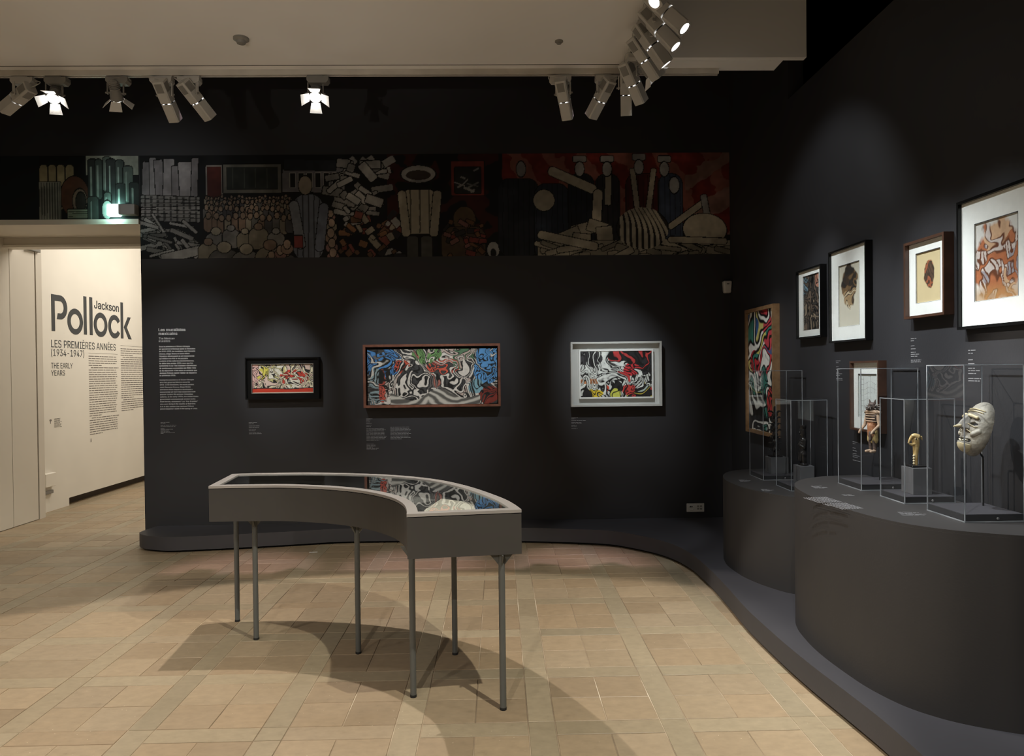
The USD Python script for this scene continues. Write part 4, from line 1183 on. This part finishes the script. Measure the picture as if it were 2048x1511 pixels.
rc = [(0, 0, .060), (0, .012, .035), (0, .040, .035), (0, .056, .05), (0, .075, .05), (0, .086, .085), (0, .097, .06), (0, .118, .095), (0, .128, .09)]
caption('caption on the charcoal wall left of the faint pencil drawing', on_right, -4.781, 1.640, rc)
caption('caption behind glass under the faint pencil drawing', on_right, -4.560, 1.118, rc[:8])
caption('caption under the tan paper drawing in the walnut frame', on_right, -3.905, 1.750, rc)
caption('caption under the large orange drawing, partly behind the mask case', on_right, -3.424, 1.672, [(a, b * 1.15, w) for a, b, w in rc])


def floor_text(label, z, x, y, rows, ang):
    ca, sa_ = math.cos(ang), math.sin(ang)
    tt = thing('plinth_label', label, 'caption', (x, y, z))
    m = dashes([(a, -b, w, .0065) for a, b, w in rows], seed=int(x * 100))
    part(tt, 'text_lines', moved(m, lambda p: np.stack([x + p[:, 0] * ca - p[:, 1] * sa_, y + p[:, 0] * sa_ + p[:, 1] * ca, z + p[:, 2]], 1)), 'text_dim')


sm = [(0, 0, .06), (0, .016, .04), (0, .036, .08), (0, .054, .07), (0, .070, .05)]
floor_text('printed label on the lower plinth in front of the tall thin figure', Z1, 1.78, 5.28, sm, -.15)
floor_text('printed label on the lower plinth in front of the squat figure', Z1, 1.79, 4.86, sm, -.15)
floor_text('printed label on the tall plinth in front of the carved doll', Z2, 1.76, 4.00, sm, -.12)
floor_text('printed label on the tall plinth beside the long printed paragraph', Z2, 1.80, 3.72, [(0, 0, .05), (0, .014, .04), (0, .03, .06)], -.12)
floor_text('long printed paragraph on the tall plinth', Z2, 1.68, 3.66, [(0, .013 * i, .15) for i in range(10)] + [(.17, .013 * i, .15 * (1 if i < 9 else .4)) for i in range(10)], -1.45)
floor_text('printed label on the tall plinth in front of the mask case', Z2, 1.83, 3.25, [(0, .017 * i, w) for i, w in enumerate((.09, .06, .11, .10, .07))], -.25)

# ------------------------------------------------------------------ clear display cases and what stands in them
def showcase(label, x0, x1, y0, y1, z0, z1, base=.032, th=.004):
    t = thing('display_case', label, 'display case', ((x0 + x1) / 2, (y0 + y1) / 2, z0))
    part(t, 'base', box(x0 + th, x1 - th, y0 + th, y1 - th, z0 + .0005, z0 + base), 'case_base', label='black base plate')
    part(t, 'base_board', box(x0 + th + .001, x1 - th - .001, y0 + th + .001, y1 - th - .001, z0 + base, z0 + base + .002), 'plinth_grey')
    zt = z1 - th
    part(t, 'side_pane', quad((x0, y1 - th, z0 + .001), (x0, y0 + th, z0 + .001), (x0, y0 + th, zt), (x0, y1 - th, zt)), 'acrylic')
    part(t, 'side_pane', quad((x1, y0 + th, z0 + .001), (x1, y1 - th, z0 + .001), (x1, y1 - th, zt), (x1, y0 + th, zt)), 'acrylic')
    part(t, 'front_pane', quad((x0 + th, y0, z0 + .001), (x1 - th, y0, z0 + .001), (x1 - th, y0, zt), (x0 + th, y0, zt)), 'acrylic')
    part(t, 'rear_pane', quad((x1 - th, y1, z0 + .001), (x0 + th, y1, z0 + .001), (x0 + th, y1, zt), (x1 - th, y1, zt)), 'acrylic')
    part(t, 'top_pane', quad((x0 + th, y0 + th, z1), (x1 - th, y0 + th, z1), (x1 - th, y1 - th, z1), (x0 + th, y1 - th, z1)), 'acrylic')
    e = th
    for a in (x0, x1 - e):
        for b in (y0, y1 - e):
            part(t, 'corner_edge', box(a, a + e, b, b + e, z0 + .001, zt), 'acrylic_edge')
    part(t, 'top_edge', cat(box(x0, x1, y0, y0 + e, zt, z1), box(x0, x1, y1 - e, y1, zt, z1), box(x0, x0 + e, y0 + e, y1 - e, zt, z1), box(x1 - e, x1, y0 + e, y1 - e, zt, z1)), 'acrylic_edge')
    part(t, 'bottom_edge', cat(box(x0 - .0012, x0, y0, y1, z0 + .0005, z0 + .006), box(x0, x1, y0 - .0012, y0, z0 + .0005, z0 + .006)), 'acrylic_edge')
    part(t, 'screw', moved(lathe([(.006, 0), (.005, .002), (0, .0025)], 14), lambda p: np.stack([x0 + (x1 - x0) * .55 + p[:, 0], y0 - .0002 - p[:, 2], z0 + .016 + p[:, 1]], 1)), 'steel', smooth=True)
    return z0 + base + .002


def block(label, x0, x1, y0, y1, z0, z1):
    t = thing('display_block', label, 'block', ((x0 + x1) / 2, (y0 + y1) / 2, z0))
    part(t, 'body', box(x0, x1, y0, y1, z0 + .0003, z1 - .003, .0008), 'block_grey')
    part(t, 'top_board', box(x0, x1, y0, y1, z1 - .003, z1, .0008), 'block_grey')


V = dict(v1=(1.948, 2.243, 5.230, 5.520, Z1, 1.581), v2=(1.957, 2.206, 4.752, 5.013, Z1, 1.383), v3=(1.955, 2.270, 3.820, 4.085, Z2, 1.592), v4=(1.970, 2.222, 3.435, 3.658, Z2, 1.441), v5=(1.984, 2.246, 3.008, 3.277, Z2, 1.605))
zb1 = showcase('tall clear case on the lower plinth, furthest from the camera', *V['v1'])
zb2 = showcase('low clear case on the lower plinth, in front of its tall neighbour', *V['v2'])
zb3 = showcase('clear case holding the carved doll, at the far end of the tall plinth', *V['v3'])
zb4 = showcase('low clear case holding the gold bird head, between the doll and mask cases', *V['v4'])
zb5 = showcase('large clear case holding the carved mask at the right edge', *V['v5'])
block('grey block under the thin spiky black figure', 2.046, 2.178, 5.335, 5.452, zb1, .925)
block('grey block under the squat black figure', 2.048, 2.147, 4.825, 4.935, zb2, .928)
block('dark grey block under the gold bird head', 2.048, 2.143, 3.495, 3.600, zb4, 1.095)

# thin black figure with curling side ornaments
cx, cy, zz = 2.100, 5.392, .925
t = thing('black_figure', 'thin black carved figure stacked with curling spiky ornaments', 'sculpture', (cx, cy, zz))
part(t, 'foot', box(cx - .045, cx + .045, cy - .035, cy + .035, zz + .0003, zz + .010, .002), 'carved_black')
core = [hull((cx, cy, zz + .012, .017), (cx, cy, zz + .20, .013)), hull((cx, cy, zz + .19, .015), (cx, cy, zz + .375, .010))]
for k, h in enumerate((.05, .11, .17, .22, .275, .32)):
    core += [hull((cx, cy, zz + h, .022), (cx - .004, cy - .012, zz + h + .012, .013))]
part(t, 'body', smooth_union(core, .006, 5), 'carved_black', smooth=True)
rg = random.Random(8)
for k, h in enumerate((.035, .085, .135, .185, .232, .280, .325)):
    ms = []
    for a in np.linspace(0, 2 * math.pi, 6, endpoint=False) + k * .4:
        r = .030 + .012 * rg.random()
        ss = np.linspace(0, 1, 9)
        q = np.stack([cx + np.cos(a) * (.010 + r * np.sin(ss * 1.9)), cy + np.sin(a) * (.010 + r * np.sin(ss * 1.9)), zz + h + .030 * ss + .012 * np.sin(ss * 5)], 1)
        ms.append(tube(q, .0058 * (1 - .55 * ss), 7))
    part(t, 'ornament', cat(*ms), 'carved_black', smooth=True)

# squat black standing figure
cx, cy, zz = 2.096, 4.880, .928
t = thing('black_figure', 'squat black carved standing figure with a flat cap and folded arms', 'sculpture', (cx, cy, zz))
part(t, 'foot', lathe([(.034, zz + .0003), (.034, zz + .008), (.024, zz + .014), (.020, zz + .022), (0, zz + .022)], 20, (cx, cy, 0)), 'carved_black', smooth=35)
B = [hull((cx, cy + s * .010, zz + .022, .016), (cx - .006, cy + s * .013, zz + .075, .021)) for s in (-1, 1)]
B += [hull((cx - .006, cy - .012, zz + .072, .020), (cx - .006, cy + .012, zz + .072, .020), (cx, cy, zz + .115, .023)), hull((cx, cy, zz + .115, .023), (cx, cy, zz + .172, .026), (cx - .008, cy, zz + .145, .024)), hull((cx, cy, zz + .178, .017), (cx, cy, zz + .205, .019)),
      hull((cx - .003, cy, zz + .215, .022), (cx - .004, cy, zz + .245, .020))]
for s in (-1, 1):
    B += [hull((cx, cy + s * .027, zz + .172, .010), (cx - .006, cy + s * .032, zz + .125, .008)), hull((cx - .006, cy + s * .032, zz + .125, .008), (cx - .030, cy + s * .010, zz + .140, .007)), hull((cx - .020, cy + s * .015, zz + .085, .012), (cx - .026, cy + s * .012, zz + .040, .010))]
part(t, 'body', smooth_union(B, .005, 6), 'carved_black', smooth=True)
part(t, 'cap', lathe([(0, zz + .276), (.021, zz + .276), (.023, zz + .270), (.022, zz + .258), (.020, zz + .250)], 20, (cx - .003, cy, 0)), 'carved_black', smooth=35)
part(t, 'face', smooth_union([hull((cx - .020, cy, zz + .232, .004), (cx - .028, cy, zz + .222, .005)), hull((cx - .020, cy - .010, zz + .240, .004), (cx - .020, cy + .010, zz + .240, .004)), hull((cx - .022, cy - .006, zz + .211, .003), (cx - .022, cy + .006, zz + .211, .003))], .003, 3), 'carved_black', smooth=True)
part(t, 'collar', cat(*[tube(np.stack([cx + .026 * np.cos(np.linspace(1.9, 4.4, 14)), cy + .026 * np.sin(np.linspace(1.9, 4.4, 14)), zz + .172 - k * .016 + .006 * np.cos(np.linspace(-3, 3, 14))], 1), .0028, 6) for k in range(3)]), 'carved_black', smooth=True)

# carved doll on a thin rod
cx, cy, zz = 2.088, 3.950, 1.122
S = 1.0
t = thing('carved_doll', 'painted carved wooden doll with feathered head, striped chest and yellow kilt', 'doll', (cx, cy, zz))
side = np.array([.30, -.95, 0])
side /= np.linalg.norm(side)
fr_ = np.array([-.95, -.30, 0])
D = lambda a, b, h: tuple(np.array([cx, cy, zz]) + side * a + fr_ * b + np.array([0, 0, h]))
legs_ = []
for s in (-1, 1):
    legs_ += [hull((*D(s * .015, 0, .085), .015), (*D(s * .014, 0, .022), .010)), hull((*D(s * .014, 0, .010), .009), (*D(s * .016, .022, .006), .007))]
part(t, 'leg_pair', smooth_union(legs_, .004, 4), 'doll_dark', smooth=True)
for s in (-1, 1):
    part(t, 'foot', smooth_union([hull((*D(s * .014, .004, .009), .010), (*D(s * .017, .030, .007), .008))], .004, 3), 'doll_pale', smooth=True)
part(t, 'body', smooth_union([hull((*D(0, 0, .098), .027), (*D(0, .004, .15), .026)), hull((*D(0, 0, .15), .026), (*D(-.018, 0, .195), .020), (*D(.018, 0, .195), .020))], .004, 4), 'doll_wood', smooth=True)
part(t, 'kilt', smooth_union([hull((*D(-.012, 0, .120), .017), (*D(.012, 0, .120), .017), (*D(-.021, 0, .070), .014), (*D(.021, 0, .070), .014), (*D(-.021, 0, .060), .010), (*D(.021, 0, .060), .010))], .004, 3), 'doll_kilt', smooth=True)
part(t, 'sash', smooth_union([hull((*D(.004, .022, .112), .009), (*D(.006, .026, .070), .008)), hull((*D(-.020, .014, .112), .007), (*D(.020, .014, .112), .007))], .004, 2), 'doll_dark', smooth=True)
part(t, 'chest_band', smooth_union([hull((*D(-.024, .004, .207), .017), (*D(.024, .004, .207), .017), (*D(-.020, .004, .180), .018), (*D(.020, .004, .180), .018))], .004, 3), 'doll_dark', smooth=True)
part(t, 'chest_stripe', cat(*[tube([D(a, b, h) for a, b in ((-.040, -.002), (-.028, .020), (0, .027), (.028, .020), (.040, -.002))], .0034, 6) for h in (.176, .190, .204, .216)]), 'doll_pale', smooth=True)
for s in (-1, 1):
    sh, el, ha = D(s * .038, 0, .208), D(s * .050, .004, .155), D(s * (.030 if s > 0 else .058), .032, .118)
    part(t, 'arm', smooth_union([hull((*sh, .012), (*el, .009)), hull((*el, .009), (*ha, .007)), hull((*ha, .008), (*(np.array(ha) + np.array([-.006, 0, -.010])), .006))], .004, 4), 'doll_pale', smooth=True)
part(t, 'shoulder_wrap', tube([D(-.050, 0, .222), D(-.02, .012, .230), (D(.03, .010, .228)), D(.056, .0, .224)], [.008, .012, .012, .008], 10), 'doll_pale', smooth=True)
part(t, 'head', smooth_union([hull((*D(0, .004, .242), .022), (*D(0, .006, .262), .020)), hull((*D(0, .024, .248), .009), (*D(0, .040, .242), .006))], .004, 4), 'doll_dark', smooth=True)
for s in (-1, 1):
    part(t, 'ear', cyl(D(s * .014, 0, .272), D(s * .022, .002, .296), .008, .0015, 8), 'doll_dark')
rg = random.Random(3)
fe = []
for i in range(42):
    a = rg.uniform(0, 2 * math.pi)
    p0 = np.array(D(.018 * math.cos(a), .018 * math.sin(a), .238 + rg.uniform(-.008, .02)))
    p1 = p0 + side * math.cos(a) * rg.uniform(.018, .034) + fr_ * math.sin(a) * rg.uniform(.016, .032) + np.array([0, 0, rg.uniform(-.022, .020)])
    fe.append(tube([p0, (p0 + p1) / 2 + np.array([0, 0, .004]), p1], [.0022, .0034, .0004], 5))
part(t, 'feather_ruff', cat(*fe), 'feather', smooth=True)
st = thing('doll_stand', 'thin dark rod holding up the carved doll', 'stand', (cx + .04, cy + .01, zb3))
part(st, 'rod', tube([(cx + .042, cy + .012, zb3 + .0005), (cx + .042, cy + .012, zz + .160), (cx + .030, cy + .010, zz + .168)], .0022, 8), 'rod_black', smooth=40)

# gold bird head on a beaded stem
cx, cy, zz = 2.092, 3.548, 1.095
t = thing('gold_ornament', 'small gold hooked bird head on a beaded stem', 'ornament', (cx, cy, zz))
part(t, 'stand_plate', box(cx - .034, cx + .040, cy - .030, cy + .030, zz + .0003, zz + .010, .002), 'carved_black', label='black stand plate')
part(t, 'stem', smooth_union([hull((cx, cy, zz + .010, .010), (cx, cy, zz + .060, .012)), hull((cx, cy, zz + .060, .012), (cx + .003, cy, zz + .105, .015)), hull((cx + .003, cy, zz + .105, .016), (cx, cy, zz + .138, .019))], .003, 4), 'gold', smooth=True)
part(t, 'bead', cat(*[trimesh.creation.icosphere(2, .0058).apply_translation([cx - .012, cy - .006, zz + h]) for h in (.018, .031, .044, .057)]), 'mask_cream', smooth=True)
arcp = np.array([(cx + .012 - .050 * s ** .9, cy - .004, zz + .148 + .012 * math.sin(s * 3.0) - .030 * s ** 3) for s in np.linspace(0, 1, 12)])
part(t, 'beak', cat(tube(arcp, np.linspace(.017, .004, 12), 10), tube([(cx - .004, cy - .004, zz + .118), (cx - .022, cy - .004, zz + .112), (cx - .036, cy - .004, zz + .118)], [.011, .008, .003], 10)), 'gold', smooth=True)
part(t, 'crest', cat(*[tube([(cx + .006 + .008 * i, cy, zz + .145), (cx + .010 + .009 * i, cy, zz + .160 - .004 * i), (cx + .016 + .009 * i, cy, zz + .150 - .008 * i)], [.007, .006, .002], 8) for i in range(3)]), 'gold', smooth=True)
part(t, 'eye', trimesh.creation.icosphere(2, .004).apply_translation([cx - .008, cy - .020, zz + .143]), 'carved_black', smooth=True)

# carved mask: built facing +x in its own frame, then turned
cx, cy, zz = 2.120, 3.140, 1.322


def mask_place(m, lean=.30, turn=math.radians(180)):
    v, f = arr(m)
    ca, sa_ = math.cos(lean), math.sin(lean)
    v = np.stack([v[:, 0] * ca - v[:, 2] * sa_, v[:, 1], v[:, 0] * sa_ + v[:, 2] * ca], 1)
    ct, st_ = math.cos(turn), math.sin(turn)
    return trimesh.Trimesh(np.stack([cx + v[:, 0] * ct - v[:, 1] * st_, cy + v[:, 0] * st_ + v[:, 1] * ct, zz + v[:, 2]], 1), f, process=False)


sp = lambda x, y, z, rx, ry, rz: Manifold.sphere(1, 44).scale((rx, ry, rz)).translate((x, y, z))
shell = sp(-.018, 0, 0, .062, .074, .125) + sp(-.012, 0, -.050, .052, .060, .070) - sp(-.032, 0, 0, .058, .066, .113) - Manifold.cube((.2, .4, .4), True).translate((-.128, 0, 0))
muzzle = lambda g: sp(.014, 0, -.072, .040 + g, .036 + g, .043 + g)
nose = [hull((.044, -.005, .050, .006), (.044, .005, .050, .006), (.040, -.020, -.010, .008), (.040, .020, -.010, .008), (.083, 0, -.015, .004)), hull((.083, 0, -.015, .004), (.070, -.006, -.006, .006), (.070, .006, -.006, .006), (.093, 0, -.019, .0025))]
feats = nose + [muzzle(0), hull((.034, -.046, .040, .007), (.047, -.012, .047, .008)), hull((.034, .046, .040, .007), (.047, .012, .047, .008)), hull((.014, -.052, -.018, .014), (.028, -.040, -.034, .013)), hull((.014, .052, -.018, .014), (.028, .040, -.034, .013))]
for s in (-1, 1):
    feats.append(hull((.022, s * .052, .018, .004), (.036, s * .024, .024, .004)))
    feats.append(hull((.022, s * .052, .004, .004), (.036, s * .026, .000, .004)))
face_m = union([shell] + feats)
for s in (-1, 1):
    face_m = face_m - Manifold.batch_hull([Manifold.sphere(.008, 14).translate((x_, s * .036, .012)) for x_ in (-.05, .07)] + [Manifold.sphere(.003, 10).translate((x_, s * (.036 + q), .012)) for x_ in (-.05, .07) for q in (-.013, .013)])
mouth = Manifold.batch_hull([Manifold.sphere(.0065, 12).translate((x_, q, -.072 + abs(q) * .30)) for x_ in (-.05, .09) for q in (-.030, 0, .030)])
face_m = face_m - mouth
fm = face_m.refine_to_length(.0045)
v_, f_ = arr(fm)
fm = relax(trimesh.Trimesh(v_, f_, process=True), 6, .0045)
fm.vertices += fm.vertex_normals * ((fbm(np.array(fm.vertices) * 60, 3, 2) - .5) * .004)[:, None]
t = thing('carved_mask', 'grey and cream carved mask with hooked nose and toothed grin', 'mask', (cx, cy, zz - .12))
part(t, 'face', mask_place(fm), 'mask_stone', smooth=True)


def ridge(zs, r=.0022, w=.060, up_=.006, x_off=0.0):
    ms = []
    for z0 in zs:
        q = []
        for a in np.linspace(-1, 1, 21):
            yy_ = a * w
            k = max(1 - (yy_ / .074) ** 2 - ((z0 - 0) / .125) ** 2, 0.02)
            q.append((-.018 + .062 * math.sqrt(k) + .0015 + x_off, yy_, z0 + up_ * (1 - a * a)))
        ms.append(mask_place(tube(q, r, 6)))
    return cat(*ms)


part(t, 'forehead_ridge', ridge([.066, .076], .0026, .050), 'mask_cream', smooth=True, label='pair of cream ridges across the forehead')
part(t, 'brow', mask_place(smooth_union([hull((.0345, -.046, .041, .0072), (.0478, -.012, .048, .0082)), hull((.0345, .046, .041, .0072), (.0478, .012, .048, .0082))], .004, 2)), 'mask_cream', smooth=True)
chin_m = (muzzle(.0016) - mouth) - Manifold.cube((.3, .3, .2), True).translate((0, 0, .020)) - Manifold.cube((.1, .3, .3), True).translate((-.040, 0, 0))
part(t, 'muzzle', mask_place(relax(trimesh.Trimesh(*arr(chin_m.refine_to_length(.005)), process=True), 2, .003)), 'mask_cream', smooth=True)
part(t, 'nose_tip', mask_place(smooth_union([hull((.080, 0, -.0145, .0055), (.072, -.007, -.0085, .0068), (.072, .007, -.0085, .0068), (.0935, 0, -.019, .0032))], .003, 2)), 'mask_cream', smooth=True)
part(t, 'cheek_ridge', cat(*[mask_place(tube([(.020, s * .056, .004 - k * .030), (.034, s * .046, -.002 - k * .030), (.050, s * .016, .010 - k * .026)], .0018, 6)) for s in (-1, 1) for k in (0, 1)]), 'mask_cream', smooth=True)
for y_ in (-.020, -.010, 0.0, .010, .020):
    part(t, 'tooth', mask_place(box(.036 - abs(y_) * .35, .0495 - abs(y_) * .35, y_ - .0042, y_ + .0042, -.072 + abs(y_) * .30, -.0655 + abs(y_) * .30, .0014)), 'teeth')
t = thing('mask_stand', 'thin black bent rod holding up the carved mask', 'stand', (2.195, 3.20, zb5))
part(t, 'rod', tube([(2.196, 3.200, zb5 + .0005), (2.196, 3.200, zz - .148), (2.192, 3.196, zz - .135), (2.180, 3.186, zz - .128), (2.160, 3.170, zz - .110)], .0040, 10), 'rod_black', smooth=40)
